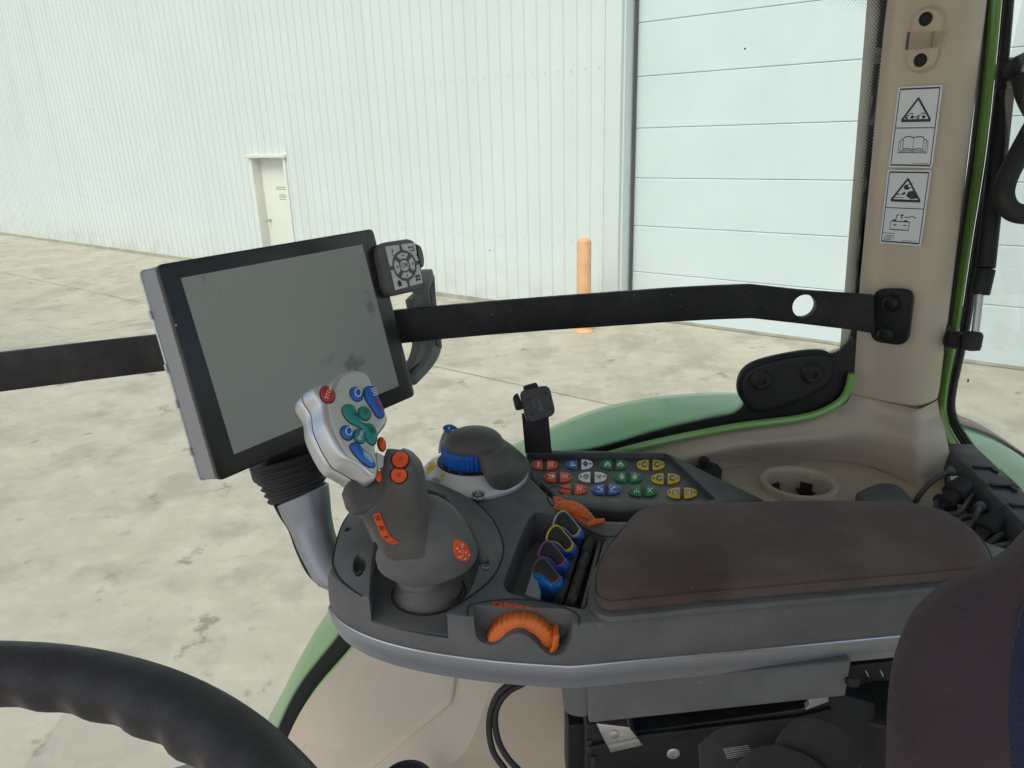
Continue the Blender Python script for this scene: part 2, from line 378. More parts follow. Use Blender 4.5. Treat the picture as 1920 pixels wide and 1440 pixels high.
def m_concrete():
    m = bpy.data.materials.new('yard_concrete'); m.use_nodes = True; n = m.node_tree; P = n.nodes['Principled BSDF']; L = n.links.new
    P.inputs['Roughness'].default_value = .85
    tc = n.nodes.new('ShaderNodeTexCoord')
    def noise(s, d, r=.6, sc=(1, 1, 1), rot=0):
        mp = n.nodes.new('ShaderNodeMapping'); mp.inputs['Scale'].default_value = sc; mp.inputs['Rotation'].default_value = (0, 0, rot)
        t = n.nodes.new('ShaderNodeTexNoise'); t.inputs['Scale'].default_value = s; t.inputs['Detail'].default_value = d; t.inputs['Roughness'].default_value = r
        L(tc.outputs['Object'], mp.inputs[0]); L(mp.outputs[0], t.inputs[0]); return t.outputs[0]
    def mr(x, a, b, c=0, d=1):
        r = n.nodes.new('ShaderNodeMapRange'); r.interpolation_type = 'SMOOTHSTEP'
        for i, q in zip((1, 2, 3, 4), (a, b, c, d)): r.inputs[i].default_value = q
        L(x, r.inputs[0]); return r.outputs[0]
    def mix(f, a, b):
        x = n.nodes.new('ShaderNodeMix'); x.data_type = 'RGBA'
        for i, q in ((6, a), (7, b)):
            if isinstance(q, tuple): x.inputs[i].default_value = (*q, 1)
            else: L(q, x.inputs[i])
        L(f, x.inputs[0]); return x.outputs[2]
    c = mix(mr(noise(.9, 6, .65), .3, .7), (.435, .388, .305), (.535, .482, .385))
    c = mix(mr(noise(5, 8, .7), .42, .75, 0, .55), c, (.64, .585, .47))
    c = mix(mr(noise(1.7, 5, .6), .50, .66, 0, .5), c, (.27, .25, .195))       # blotchy stains
    c = mix(mr(noise(7, 5, .6), .58, .72, 0, .35), c, (.20, .18, .14))
    c = mix(mr(noise(2.6, 6, .68), .60, .68, 0, .7), c, (.17, .155, .125))      # distinct dark spills
    c = mix(mr(noise(1.2, 4, .6, (1, .12, 1), -.66), .52, .66, 0, .28), c, (.30, .28, .22))   # tyre-dragged streaks
    c = mix(mr(noise(45, 4, .7), .6, .8, 0, .35), c, (.68, .66, .58))
    L(c, P.inputs['Base Color'])
    b = n.nodes.new('ShaderNodeBump'); b.inputs['Strength'].default_value = .4; b.inputs['Distance'].default_value = .01
    L(noise(30, 8, .7), b.inputs['Height']); L(b.outputs[0], P.inputs['Normal'])
    return m
M['concrete'] = m_concrete()
def m_glass(name, tint, refl=1.0, dirt_haze=0):
    m = bpy.data.materials.new(name); m.use_nodes = True; n = m.node_tree; L = n.links.new
    n.nodes.remove(n.nodes['Principled BSDF']); out = n.nodes['Material Output']
    t = n.nodes.new('ShaderNodeBsdfTransparent'); t.inputs[0].default_value = (*tint, 1)
    g = n.nodes.new('ShaderNodeBsdfGlossy'); g.inputs['Roughness'].default_value = .02
    f = n.nodes.new('ShaderNodeFresnel'); f.inputs[0].default_value = 1.4
    k = n.nodes.new('ShaderNodeMath'); k.operation = 'MULTIPLY'; k.inputs[1].default_value = refl; L(f.outputs[0], k.inputs[0])
    x = n.nodes.new('ShaderNodeMixShader'); L(k.outputs[0], x.inputs[0]); L(t.outputs[0], x.inputs[1]); L(g.outputs[0], x.inputs[2]); L(x.outputs[0], out.inputs[0])
    if dirt_haze:                                                # uneven dust film painting haze over the yard, and a few dried specks
        tc = n.nodes.new('ShaderNodeTexCoord'); z = n.nodes.new('ShaderNodeTexNoise'); z.inputs['Scale'].default_value = 4; z.inputs['Detail'].default_value = 5; L(tc.outputs['Object'], z.inputs[0])
        r = n.nodes.new('ShaderNodeMapRange'); r.inputs[1].default_value = .3; r.inputs[2].default_value = .7; r.inputs[3].default_value = dirt_haze*.5; r.inputs[4].default_value = dirt_haze*1.6; L(z.outputs[0], r.inputs[0])
        df = n.nodes.new('ShaderNodeBsdfTranslucent'); df.inputs[0].default_value = (.80, .86, .84, 1)
        y = n.nodes.new('ShaderNodeMixShader'); L(r.outputs[0], y.inputs[0]); L(x.outputs[0], y.inputs[1]); L(df.outputs[0], y.inputs[2])
        z2 = n.nodes.new('ShaderNodeTexNoise'); z2.inputs['Scale'].default_value = 60; z2.inputs['Detail'].default_value = 1; L(tc.outputs['Object'], z2.inputs[0])
        r2 = n.nodes.new('ShaderNodeMapRange'); r2.inputs[1].default_value = .795; r2.inputs[2].default_value = .80; L(z2.outputs[0], r2.inputs[0])
        d2 = n.nodes.new('ShaderNodeBsdfDiffuse'); d2.inputs[0].default_value = (.05, .05, .045, 1); y2 = n.nodes.new('ShaderNodeMixShader'); L(r2.outputs[0], y2.inputs[0]); L(y.outputs[0], y2.inputs[1]); L(d2.outputs[0], y2.inputs[2]); L(y2.outputs[0], out.inputs[0])
    return m
M['glass'] = m_glass('window_glass', (.64, .70, .66), .22, .055)
M['tape'] = m_glass('clear_tape', (.9, .9, .88), 2.0)
def m_frit():
    m = bpy.data.materials.new('black_dotted_border'); m.use_nodes = True; n = m.node_tree; L = n.links.new; P = n.nodes['Principled BSDF']
    P.inputs['Base Color'].default_value = (.006, .006, .006, 1); P.inputs['Roughness'].default_value = .5
    out = n.nodes['Material Output']
    tc = n.nodes.new('ShaderNodeTexCoord'); mp = n.nodes.new('ShaderNodeMapping'); mp.inputs['Rotation'].default_value = (0, math.radians(45), 0); mp.inputs['Scale'].default_value = (400, 400, 400)
    L(tc.outputs['Object'], mp.inputs[0]); sx = n.nodes.new('ShaderNodeSeparateXYZ'); L(mp.outputs[0], sx.inputs[0])
    def mth(op, a, b=None):
        k = n.nodes.new('ShaderNodeMath'); k.operation = op
        for i, q in enumerate((a, b)):
            if q is None: continue
            if isinstance(q, (int, float)): k.inputs[i].default_value = q
            else: L(q, k.inputs[i])
        return k.outputs[0]
    fx = mth('SUBTRACT', mth('FRACT', sx.outputs[0]), .5); fz = mth('SUBTRACT', mth('FRACT', sx.outputs[2]), .5)
    d = mth('SQRT', mth('ADD', mth('MULTIPLY', fx, fx), mth('MULTIPLY', fz, fz)))
    uvn = n.nodes.new('ShaderNodeUVMap'); su = n.nodes.new('ShaderNodeSeparateXYZ'); L(uvn.outputs[0], su.inputs[0])
    rad = mth('MULTIPLY', mth('POWER', su.outputs[1], 1.0), .85)
    cov = mth('LESS_THAN', d, rad)
    t = n.nodes.new('ShaderNodeBsdfTransparent'); x = n.nodes.new('ShaderNodeMixShader')
    L(cov, x.inputs[0]); L(t.outputs[0], x.inputs[1]); L(P.outputs[0], x.inputs[2]); L(x.outputs[0], out.inputs[0])
    return m
M['frit'] = m_frit()
# ================================================================ YARD AND WAREHOUSE
YAW = math.radians(-38)
hx = V((math.cos(YAW), math.sin(YAW), 0)); hn = V((-hx.y, hx.x, 0)); Z1 = V((0, 0, 1))
def WL(along, perp, z): return hx*along+hn*perp+Z1*z        # warehouse frame: along the wall, away from the tractor, height
def grid_plane(name, x0, x1, y0, y1, n, z, m):
    v = [V((x0+(x1-x0)*i/n, y0+(y1-y0)*j/n, z)) for j in range(n+1) for i in range(n+1)]
    f = [(j*(n+1)+i, j*(n+1)+i+1, (j+1)*(n+1)+i+1, (j+1)*(n+1)+i) for j in range(n) for i in range(n)]
    return mk(name, v, f, m, sharp=None, kind='structure', fixn=False)
grid_plane('ground', -120, 120, -120, 120, 4, 0, M['concrete'])
g = G()                                                      # saw-cut slab joints
for a in (-16, -4):
    g.add([WL(a-.005+5.5, -10, .004), WL(a+.005+5.5, -10, .004), WL(a+.005+5.5, 8.3, .004), WL(a-.005+5.5, 8.3, .004)], [(0, 1, 2, 3)])
for p in (5.6,):
    g.add([WL(-40, p-.005, .0045), WL(20, p-.005, .0045), WL(20, p+.005, .0045), WL(-40, p+.005, .0045)], [(0, 1, 2, 3)])
M['joint'] = mat('joint_filler', (.24, .22, .17), .9, var=.3, vscale=3)
g.build('slab_joints', M['joint'], sharp=None, kind='structure', fixn=False)

PW = 8.46; DX0, DX1 = -12.62, -11.62                          # wall plane; man door span
wh = thing('warehouse', 'white warehouse with vertical ribbed steel cladding, a personnel door and a large overhead door', 'warehouse', WL(-10, PW, 0))
def ribwall(a0, a1, z0, z1, skip=None):
    P = .2032; prof = [(0, 0), (.030, .0), (.046, -.020), (.082, -.020), (.098, 0)]
    pts = []; a = a0; k = 0
    while a < a1:
        for d, o in prof:
            if a+d < a1: pts.append((a+d, o))
        a += P
    pts.append((a1, 0))
    v = []; f = []
    for s, o in pts: v += [WL(s, PW+o, z0), WL(s, PW+o, z1)]
    for i in range(len(pts)-1): f.append((2*i, 2*i+2, 2*i+3, 2*i+1))
    return v, f
g = G(); g.add(*ribwall(-46, DX0-.02, .06, 7.2)); g.add(*ribwall(DX1+.02, -4.98, .06, 7.2)); g.add(*ribwall(DX0-.02, DX1+.02, 2.18, 7.2))
g.build('wall', M['wall'], wh, sharp=20, fixn=False)
v, f = None, None
for k in range(0, 40):
    a_ = -46+.2032*(3+k*5)+.098
    if a_ > -5.1 or DX0-.2 < a_ < DX1+.2: continue
    v, f = g_box(WL(a_+.002, PW-.0015, 3.63), .022, .003, 7.12, hx, hn); mk('sheet_lap', v, f, M['wall'], wh, sharp=None)
M['drip'] = mat('base_flashing', (.36, .35, .27), .6, var=.2, vscale=3)
g = G()
for a0, a1 in ((-46, DX0-.04), (DX1+.04, -4.75)): g.add(*g_box(WL((a0+a1)/2, PW-.02, .03), a1-a0, .06, .06, hx, hn))
g.build('base_flashing', M['drip'], wh)
g = G(); g.add(*g_box(WL(-4.87, PW-.015, 3.6), .22, .09, 7.2, hx, hn)); g.build('corner_trim', M['wall'], wh, bevel=.01)
sa_ = None; scr = []
for z in (1.02, 3.15):
    for k in range(43): scr.append((-46+.065+.2032*(159+k), z))
M['screwhead'] = mat('wall_screw', (.50, .52, .50), .5)
for k, (a, z) in enumerate(scr):
    if k == 0: v, f = g_lathe([(.009, 0), (.009, .006), (.004, .009)], WL(a, PW-.020, z), -hn, 6); s0 = mk('wall_screw', v, f, M['screwhead'], wh)
    else: c_ = s0.copy(); C.objects.link(c_); c_.parent = wh; c_.location = hx*(a-scr[0][0])+Z1*(z-scr[0][1])
# personnel door, set back in the wall with a hooded head flashing
g = G(); mid = (DX0+DX1)/2; W = DX1-DX0
g.add(*g_box(WL(DX0-.01, PW+.06, 1.07), .06, .20, 2.14, hx, hn)); g.add(*g_box(WL(DX1+.01, PW+.06, 1.07), .06, .20, 2.14, hx, hn))
g.add(*g_box(WL(mid, PW+.03, 2.16), W+.2, .22, .06, hx, hn))
fr = g.build('door_frame', M['mandoor'], wh, bevel=.006)
g = G(); g.add(*g_box(WL(mid, PW+.17, 1.055), W-.04, .05, 2.09, hx, hn)); dl = g.build('door', M['mandoor'], wh, bevel=.004)
g = G(); g.add(*g_lathe([(.028, 0), (.028, .012), (.012, .015), (.012, .05), (.027, .055), (.027, .075), (.01, .082)], WL(DX0+.13, PW+.145, .98), -hn, 14)); g.build('handle', M['steel'], dl)
for z in (.35, 1.05, 1.8):
    v, f = g_lathe([(.011, -.06), (.011, .06)], WL(DX1-.035, PW+.135, z), Z1, 10); mk('hinge', v, f, M['steel'], dl)
v, f = g_box(WL(mid, PW+.143, .14), W-.16, .004, .22, hx, hn); mk('kick_plate', v, f, mat('scuffed_kick_plate', (.42, .42, .38), .5, var=.2, vscale=6), dl)
g = G(); g.add(*g_box(WL(mid, PW+.10, .02), W-.04, .16, .04, hx, hn)); g.build('threshold', M['drip'], wh)
d = Decal(lambda u, v: WL(mid+.10+u, PW+.1445, 1.50+v), -hn, .001)
for k, (yy, ww) in enumerate(((.10, .34), (.065, .34), (-.04, .20), (-.075, .22), (-.12, .2))): d.line((-ww/2, yy), (ww/2, yy), .018)
M['faint'] = mat('faded_print', (.36, .36, .34), .7)
d.build('faded_notice', M['faint'], dl)
# overhead sectional door
OX0, OX1, OP = -4.74, 1.2, PW+.26
for q in (OX0-.02, OX1+.03): v, f = g_box(WL(q, PW+.11, 3.0), .05, .22, 6, hx, hn); mk('door_jamb', v, f, M['wall'], wh)
M['weather'] = mat('weather_strip', (.05, .055, .055), .7)
g = G(); g.add(*g_box(WL(OX0+.03, OP-.05, 2.7), .020, .05, 5.4, hx, hn)); g.build('weather_strip', M['weather'], wh)
od = None
for k in range(9):
    z0 = .03+k*.6
    g = G(); c = WL((OX0+OX1)/2+.03, OP+.02, z0+.297)
    pts = [(OP-.003, z0+.003), (OP-.008, z0+.009), (OP-.008, z0+.588), (OP-.003, z0+.594), (OP+.004, z0+.598), (OP+.045, z0+.5985), (OP+.045, z0+.0015), (OP+.004, z0+.001)]
    a = [WL(OX0+.02, p, z) for p, z in pts]; v, f = g_prism(a, hx*(OX1-OX0-.02)); g.add(v, f)
    g.build('door_section', M['doorpanel'], wh, sharp=15)
g = G(); g.add(*g_box(WL((OX0+OX1)/2, OP+.01, .022), OX1-OX0-.04, .06, .03, hx, hn)); g.build('bottom_seal', M['drip'], wh)
g = G(); g.add(*g_box(WL((OX0+OX1)/2, OP+.09, 2.7), OX1-OX0+.2, .02, 5.4, hx, hn)); g.build('backing', M['doorpanel'], wh)
g = G(); g.add(*g_box(WL(8, PW+.1, 3.6), 13.5, .1, 7.2, hx, hn)); g.add(*g_box(WL((OX0+OX1)/2, PW+.05, 6.3), OX1-OX0, .12, 1.8, hx, hn)); g.build('far_wall', M['wall'], wh)
g = G(); g.add(*g_box(WL(-15, PW+6, 7.3), 62, 12.4, .2, hx, hn)); g.build('roof', M['wall'], wh)
# bollard
b0 = PZ(1095, 621, -H)
bo = thing('bollard', 'faded orange steel bollard standing in front of the ribbed wall beside the overhead door', 'bollard', b0)
R = .088
g = G(); g.add(*g_lathe([(R, 0), (R, 1.13), (R*.97, 1.145), (R*.75, 1.165), (R*.4, 1.175), (.002, 1.178)], b0, Z1, 28)); g.build('post', M['bollard'], bo, sharp=30)
g = G(); g.add(*g_lathe([(.13, 0), (.13, .012), (.10, .03), (R+.002, .045)], b0, Z1, 28)); g.build('base_flange', M['bollard'], bo)

# ================================================================ TRACTOR CAB
cab = thing('tractor_cab', 'beige tractor cab interior with rounded corner pillar, green window frame and side sill', 'tractor cab', (.2, .3, H-1.3))
WY = .85
# side window glass (thin pane) and its printed dotted border
def rpoly(c, r, n=5):
    out = []; N = len(c)
    for i in range(N):
        p, a, b = c[i], c[i-1], c[(i+1) % N]; r1 = min(r, (a-p).length*.45); r2 = min(r, (b-p).length*.45); d1 = (a-p).normalized()*r1; d2 = (b-p).normalized()*r2
        for k in range(n+1): t = k/n; out.append((p+d1)*(1-t)**2+p*2*t*(1-t)+(p+d2)*t*t)
    return out
def arc_pts(L): return [PY(x, y, WY) for x, y in L]
def clean(pts): return pts
FR = [(525, 1440), (546, 1365), (590, 1288), (655, 1212), (760, 1085), (880, 960), (1000, 888), (1150, 843), (1250, 815), (1380, 792), (1500, 777), (1560, 760), (1592, 735), (1600, 640), (1603, 560), (1630, 280), (1656, 0), (1662, -60)]
IN = [(495, 1440), (518, 1362), (562, 1280), (628, 1197), (732, 1070), (850, 946), (975, 873), (1150, 842), (1215, 812), (1340, 779), (1386, 765), (1384, 720), (1420, 672), (1545, 655), (1588, 622), (1603, 500), (1641, 100), (1636, 45)]
FRw = spline(arc_pts(FR), 5); 
# dotted border: outer rail follows the frame, inner rail the clear glass
INw = spline([PY(x, y, WY) for x, y in [(495, 1440), (516, 1362), (556, 1280), (620, 1197), (720, 1070), (840, 946), (975, 860), (1120, 828), (1230, 795), (1330, 770), (1370, 762), (1388, 742), (1386, 715), (1405, 685), (1450, 668), (1530, 655), (1575, 638), (1592, 600), (1602, 480), (1640, 80)]], 5)
OUw = spline([PY(x, y, WY) for x, y in [(530, 1445), (552, 1368), (596, 1292), (660, 1215), (765, 1090), (885, 965), (1005, 893), (1155, 850), (1260, 822), (1340, 808), (1380, 800), (1440, 792), (1470, 788), (1500, 783), (1530, 777), (1570, 762), (1594, 735), (1603, 640), (1612, 500), (1652, 80)]], 5)
v = []; f = []; uv = []
off = V((0, -.004, 0))
for i, (a, b) in enumerate(zip(INw, OUw)):
    for t in (0, .5, 1): v.append(a.lerp(b, t)+off)
    wd = (b-a).length; s = i/len(INw)
    D_ = .013 if s > .35 else .009
    uv += [(s, 0), (s, .5*wd/D_), (s, wd/D_)]
# normalise so that dots grow to solid over about 12 mm
for i in range(len(INw)-1):
    for j in (0, 1): f.append((3*i+j, 3*i+3+j, 3*i+4+j, 3*i+1+j))
mk('window_border', v, f, M['frit'], cab, sharp=None, uv=uv, fixn=False)
# border up the side and across the top corner of the window
L1 = [(1596, 640), (1599, 570), (1603, 500), (1618, 340), (1632, 180), (1641, 90), (1644, 55), (1638, 32), (1618, 17), (1580, 6), (1540, -2), (1480, -8), (1400, -14), (600, -45), (-450, -95)]
L2 = [(1600, 640), (1606, 570), (1612, 500), (1626, 340), (1640, 180), (1650, 90), (1657, 30), (1662, -10), (1666, -50), (1600, -52), (1540, -54), (1480, -56), (1400, -58), (600, -92), (-450, -142)]
a1 = spline([PY(x-(21 if k > 1 else 5+8*k), y+8 if k > 6 else y, WY) for k, (x, y) in enumerate(L1)], 5); a2 = spline([PY(x, y, WY) for x, y in L2], 5)
v = []; f = []; uv = []
for i, (a, b) in enumerate(zip(a1, a2)): v += [a+off, a.lerp(b, .55)+off, b+off]; uv += [(0, .03), (0, .42), (0, 1.15)]
for i in range(len(a1)-1):
    for j in (0, 1): f.append((3*i+j, 3*i+3+j, 3*i+4+j, 3*i+1+j))
mk('window_border', v, f, M['frit'], cab, sharp=None, uv=uv, fixn=False)
# the pane follows the window opening and runs on past the frame of view
pane = [PY(x, y, WY) for x, y in [(505, 1500), (552, 1368), (596, 1292), (660, 1215), (765, 1090), (885, 965), (1005, 893), (1155, 850), (1260, 822), (1380, 800), (1530, 777), (1594, 735), (1612, 500), (1662, 0), (1690, -300), (-500, -300), (-500, 1500)]]
M['glassmat'] = M['glass']
v, f = g_prism(pane, V((0, .002, 0)))
mk('side_window', [p for p in pane], [tuple(range(len(pane)))], M['glass'], cab, sharp=None)
# green pressed frame edge of the side window
def ribbon(pts, wdir, wid, th):
    rings = []
    for i, p in enumerate(pts):
        wv = (wdir[i] if isinstance(wdir, list) else wdir)
        rings.append([p, p+wv*wid, p+wv*wid+V((0, th, 0)), p+V((0, th, 0))])
    return g_loft(rings)
E0 = spline([PY(x, y, WY-.012) for x, y in [(533, 1450), (550, 1376), (594, 1298), (660, 1220), (765, 1092), (885, 968), (1005, 896), (1150, 850), (1250, 825), (1380, 800), (1500, 784), (1553, 767), (1585, 742), (1598, 700)]], 5)
g = G(); g.add(*g_tube(E0, .0048, 8)); g.build('window_frame', M['frame_green'], cab)
# upper corner pillar
A0, B0, C0 = PZ(1592, 738, -.318), PZ(1722, 765, -.318), PZ(1757, 748, -.318)
def topof(P, x, y):                                           # the same vertical edge higher up: keeps the depth of its foot
    return PY(x, y, P.y)
A1, B1, C1 = topof(A0, 1657, -40), topof(B0, 1802, -40), topof(C0, 1852, -40)
def pring(a, b, c, rr=.028, n=8):
    # a .. rounded at b .. c .. back
    d1 = (a-b).normalized(); d2 = (c-b).normalized(); r2 = min(rr, (c-b).length*.8)
    arc = []
    for k in range(n+1):
        t = k/n; p = (b+d1*rr)*(1-t)**2+b*2*t*(1-t)+(b+d2*r2)*t*t; arc.append(p)
    ins = a-d1*.010
    back = V((0, .035, 0)); side = V((.028, .043, 0))
    return [a+V((0, .012, 0)), a+V((.001, .004, 0)), ins]+arc+[c, c+side, c+side+back, a+back]
rings = [[p+V((0, .012, -.012)) for p in inset(pring(A0, B0, C0), 0, Z1)]]
rings.append([p+V((0, .012, .001)) for p in pring(A0, B0, C0)])
for t in [0, .004, .3, .6, 1]:
    a, b, c = A0.lerp(A1, t), B0.lerp(B1, t), C0.lerp(C1, t)
    r = pring(a, b, c)
    rings.append(r)
top = [p+V((.01, 0, .22)) for p in rings[-1]]; rings.append(top)
v, f = g_loft(rings)
bk = [p+V((0, .014, 0)) for p in inset(pring(A0, B0, C0), .004, Z1)]
mk('pillar_core', *g_box(C0+V((-.014, .024, -.008)), .030, .035, .03), M['beige'], cab)
mk('pillar_core', *g_prism([p-Z1*.03 for p in bk], Z1*.06), M['beige'], cab)
pil = mk('pillar_trim', v, f, M['beige'], cab, bevel=.0025, sharp=40)
# lower moulding: pillar foot, sill shelf with the cup holder
rowpx = [   # (px x, y, depth plane kind) along the window from front to rear; rows from the frame edge inward
 [('Y', 960, 915, .845), ('Y', 1050, 885, .845), ('Y', 1150, 858, .845), ('Y', 1250, 833, .845), ('Y', 1380, 806, .845), ('Y', 1500, 790, .845), ('Y', 1560, 771, .845), ('P', 1588, 747), ('P', 1650, 757), ('P', 1695, 766), ('P', 1722, 770), ('P', 1740, 763), ('P', 1757, 752)],
]
def pf(x, y):                                                 # on the faces of the pillar foot
    n = (B0-A0).cross(Z1) if x <= 1722 else (C0-B0).cross(Z1); return PP(x, y, B0, n)
R0 = [PY(960, 912, .845), PY(1050, 882, .845), PY(1150, 855, .845), PY(1250, 830, .845), PY(1380, 803, .845), PY(1500, 787, .845), PY(1556, 768, .845), pf(1588, 740), pf(1650, 752), pf(1695, 762), pf(1722, 767), pf(1740, 760), pf(1758, 750)]
R1 = [PY(960, 922, .835), PY(1050, 893, .835), PY(1150, 868, .835), PY(1250, 845, .835), PY(1380, 819, .833), PY(1500, 808, .832), PY(1556, 800, .832), PY(1600, 780, .832), pf(1650, 775), pf(1697, 782), pf(1722, 787), pf(1743, 780), pf(1762, 775)]
R2 = [PY(960, 945, .822), PY(1050, 915, .822), PY(1150, 893, .822), PY(1250, 868, .822), PY(1380, 840, .822), PY(1500, 830, .824), PY(1560, 826, .824), PY(1610, 820, .822), PY(1655, 818, .808), PY(1700, 825, .785), PY(1724, 830, .775), PY(1746, 824, .785), PY(1775, 822, .80)]
R3 = [PZ(960, 975, -.41), PZ(1050, 945, -.41), PZ(1150, 922, -.405), PZ(1250, 895, -.402), PZ(1380, 868, -.400), PZ(1500, 862, -.400), PZ(1560, 862, -.400), PZ(1612, 866, -.400), PZ(1660, 880, -.400), PZ(1702, 897, -.400), PZ(1728, 908, -.400), PZ(1752, 906, -.400), PZ(1790, 900, -.400)]
R4 = [PZ(960, 1010, -.415), PZ(1050, 980, -.415), PZ(1150, 955, -.41), PZ(1250, 925, -.405), PZ(1380, 882, -.404), PZ(1500, 873, -.404), PZ(1560, 874, -.404), PZ(1612, 878, -.404), PZ(1660, 892, -.404), PZ(1705, 912, -.404), PZ(1732, 926, -.404), PZ(1760, 930, -.404), PZ(1806, 930, -.404)]
R5 = [PZ(980, 1080, -.42), PZ(1060, 1060, -.42), PZ(1160, 1030, -.415), PZ(1260, 1000, -.41), PZ(1380, 960, -.406), PZ(1500, 955, -.406), PZ(1570, 958, -.406), PZ(1640, 970, -.406), PZ(1700, 990, -.406), PZ(1750, 1005, -.406), PZ(1790, 1015, -.406), PZ(1830, 1025, -.406), PZ(1880, 1035, -.406)]
R6 = [PZ(1000, 1200, -.43), PZ(1080, 1180, -.43), PZ(1180, 1150, -.42), PZ(1280, 1120, -.415), PZ(1400, 1090, -.41), PZ(1520, 1090, -.41), PZ(1600, 1100, -.41), PZ(1680, 1110, -.41), PZ(1740, 1125, -.41), PZ(1800, 1135, -.41), PZ(1850, 1145, -.41), PZ(1900, 1150, -.41), PZ(1960, 1160, -.41)]
rows = [R0, R1, R2, R3, R4, R5, R6]
# smooth across rows and columns
cols = [spline([r[i] for r in rows], 5) for i in range(len(R0))]
gridr = [spline([c[k] for c in cols], 4) for k in range(len(cols[0]))]
v, f = g_loft(gridr, False, False)
sill = mk('sill_trim', v, f, M['beige'], cab, sharp=None, mods=())
for p in sill.data.polygons: p.use_smooth = True
# cup holder: a hole cut in the shelf, lined by a beige cup with black grippers
cc = (PZ(1426, 907, -.4)+PZ(1571, 907, -.4))/2; cr = (PZ(1571, 907, -.4)-PZ(1426, 907, -.4)).length/2
cc.z = H-.4
v, f = g_lathe([(cr*.80, -.2), (cr*.80, .1)], cc, Z1, 40)
import mathutils
bmx = bmesh.new(); bmx.from_mesh(sill.data); base = ROOT[sill.name]
for fc in [q for q in bmx.faces if ((q.calc_center_median()+base-cc).xy.length < cr*.86)]: bmx.faces.remove(fc)
bmx.to_mesh(sill.data); bmx.free()
g = G(); g.add(*g_loft([[cc+V((math.cos(a)*r, math.sin(a)*r, h)) for a in [6.2832*k/48 for k in range(48)]] for r, h in ((cr*.99, -.012), (cr*1.0, .0015), (cr*.985, .0038), (cr*.86, .0042), (cr*.80, .002), (cr*.77, -.004), (cr*.735, -.055), (.001, -.056))], True, False))
cup = g.build('cup_holder', M['beige'], cab, sharp=50)
for ang in (2.2, .9, -.6, 3.9):
    r = cr*.74; o = cc+V((math.cos(ang)*r, math.sin(ang)*r, -.012)); t = V((-math.sin(ang), math.cos(ang), 0)); q = -V((math.cos(ang), math.sin(ang), 0))
    pts = [o-t*.007, o+t*.007, o+t*.007-Z1*.010, o+t*.012-Z1*.010, o-Z1*.024, o-t*.012-Z1*.010, o-t*.007-Z1*.010]
    v, f = g_prism(pts, q*.004); mk('gripper', v, f, M['rubber'], cup, bevel=.0006)
# cut-in black side skirt under the shelf so nothing shows through
# lower door-side panel below the console, with its moulded cover
PA, PB, PC = PY(560, 1380, .845), PY(700, 1190, .845), PZ(900, 1440, -.60)
Pn = (PB-PA).cross(PC-PA).normalized()
if Pn.y > 0: Pn = -Pn
def on(x, y, h=0): return PP(x, y, PA+Pn*h, Pn)
edge = spline([PY(x, y, .843) for x, y in [(520, 1480), (552, 1380), (597, 1302), (665, 1224), (770, 1098), (890, 972)]], 4)
far = spline([on(*q) for q in [(740, 1560), (800, 1500), (860, 1440), (905, 1385), (960, 1200), (1000, 1000)]], 4)
far2 = spline([PZ(980, 1560, -.75), PZ(1020, 1500, -.7), PZ(1060, 1440, -.64), PZ(1090, 1385, -.6), PZ(1120, 1200, -.5), PZ(1060, 1060, -.43)], 4)
rings = []
for t in (0, .02): rings.append([a.lerp(b, t)+Pn*(.012 if t else 0) for a, b in zip(edge, far)])
for t in (.2, .5, .8, 1): rings.append([a.lerp(b, t)+Pn*.012 for a, b in zip(edge, far)])
for t in (.12, .5, 1): rings.append([(a+Pn*.012).lerp(b, t) for a, b in zip(far, far2)])
v, f = g_loft(rings, False, False)
mk('side_panel', v, f, M['beige'], cab, sharp=60)
cov = rpoly([on(*q, .012) for q in [(560, 1425), (672, 1228), (700, 1180), (862, 1252), (852, 1318), (700, 1446), (610, 1530)]], .008)
v, f = g_pillow(cov, Pn, [(0, 0), (.0002, .0038), (.0014, .0052)], 0)
mk('panel_cover', v, f, M['beige'], cab, sharp=50)
# green outer frame edge and rubber seals of the rear window
GX = .545
S = [(1862, -60), (1849, 120), (1828, 300), (1802, 480), (1782, 620), (1762, 720), (1768, 790), (1795, 850), (1840, 905), (1925, 1000)]
def PS(x, y, dx=0):                                           # rear window plane: x grows slowly; taken through the pillar's rear edge
    return PX(x, y, C0.x+.030+dx)
def band(name, La, Lb, dxa, dxb, m, sub=6, th=.012):
    a = spline([PS(x, y, dxa) for x, y in La], sub); b = spline([PS(x, y, dxb) for x, y in Lb], sub)
    rings = [[p, q, q+V((th*.3, 0, 0)), p+V((th*.3, 0, 0))] for p, q in zip(a, b)]
    v, f = g_loft(rings); return mk(name, v, f, m, cab, bevel=.0008, sharp=35)
g1 = [(1872, -330), (1853, -60), (1840, 120), (1822, 290), (1797, 470), (1776, 620), (1754, 740), (1756, 800), (1778, 842), (1830, 900), (1900, 990)]
g2 = [(1899, -330), (1878, -60), (1862, 120), (1843, 290), (1815, 470), (1793, 620), (1772, 740), (1774, 790), (1795, 832), (1840, 885), (1925, 985)]
g3 = [(1914, -330), (1893, -60), (1878, 120), (1859, 290), (1830, 470), (1806, 620), (1782, 735), (1783, 780), (1806, 822), (1854, 885), (1938, 975)]
g0 = [(1863, -330), (1845, -60), (1834, 120), (1816, 290), (1791, 470), (1771, 620), (1750, 740), (1752, 802), (1773, 845), (1826, 905), (1895, 995)]
band('rubber_edge', g0, g1, -.006, -.006, M['seal'])
band('rear_frame', g1, g2, -.002, 0, M['frame_green'])
sa = spline([PS(x, y, .004) for x, y in g2], 6); sb = spline([PS(x, y, .004) for x, y in g3], 6)
g = G()
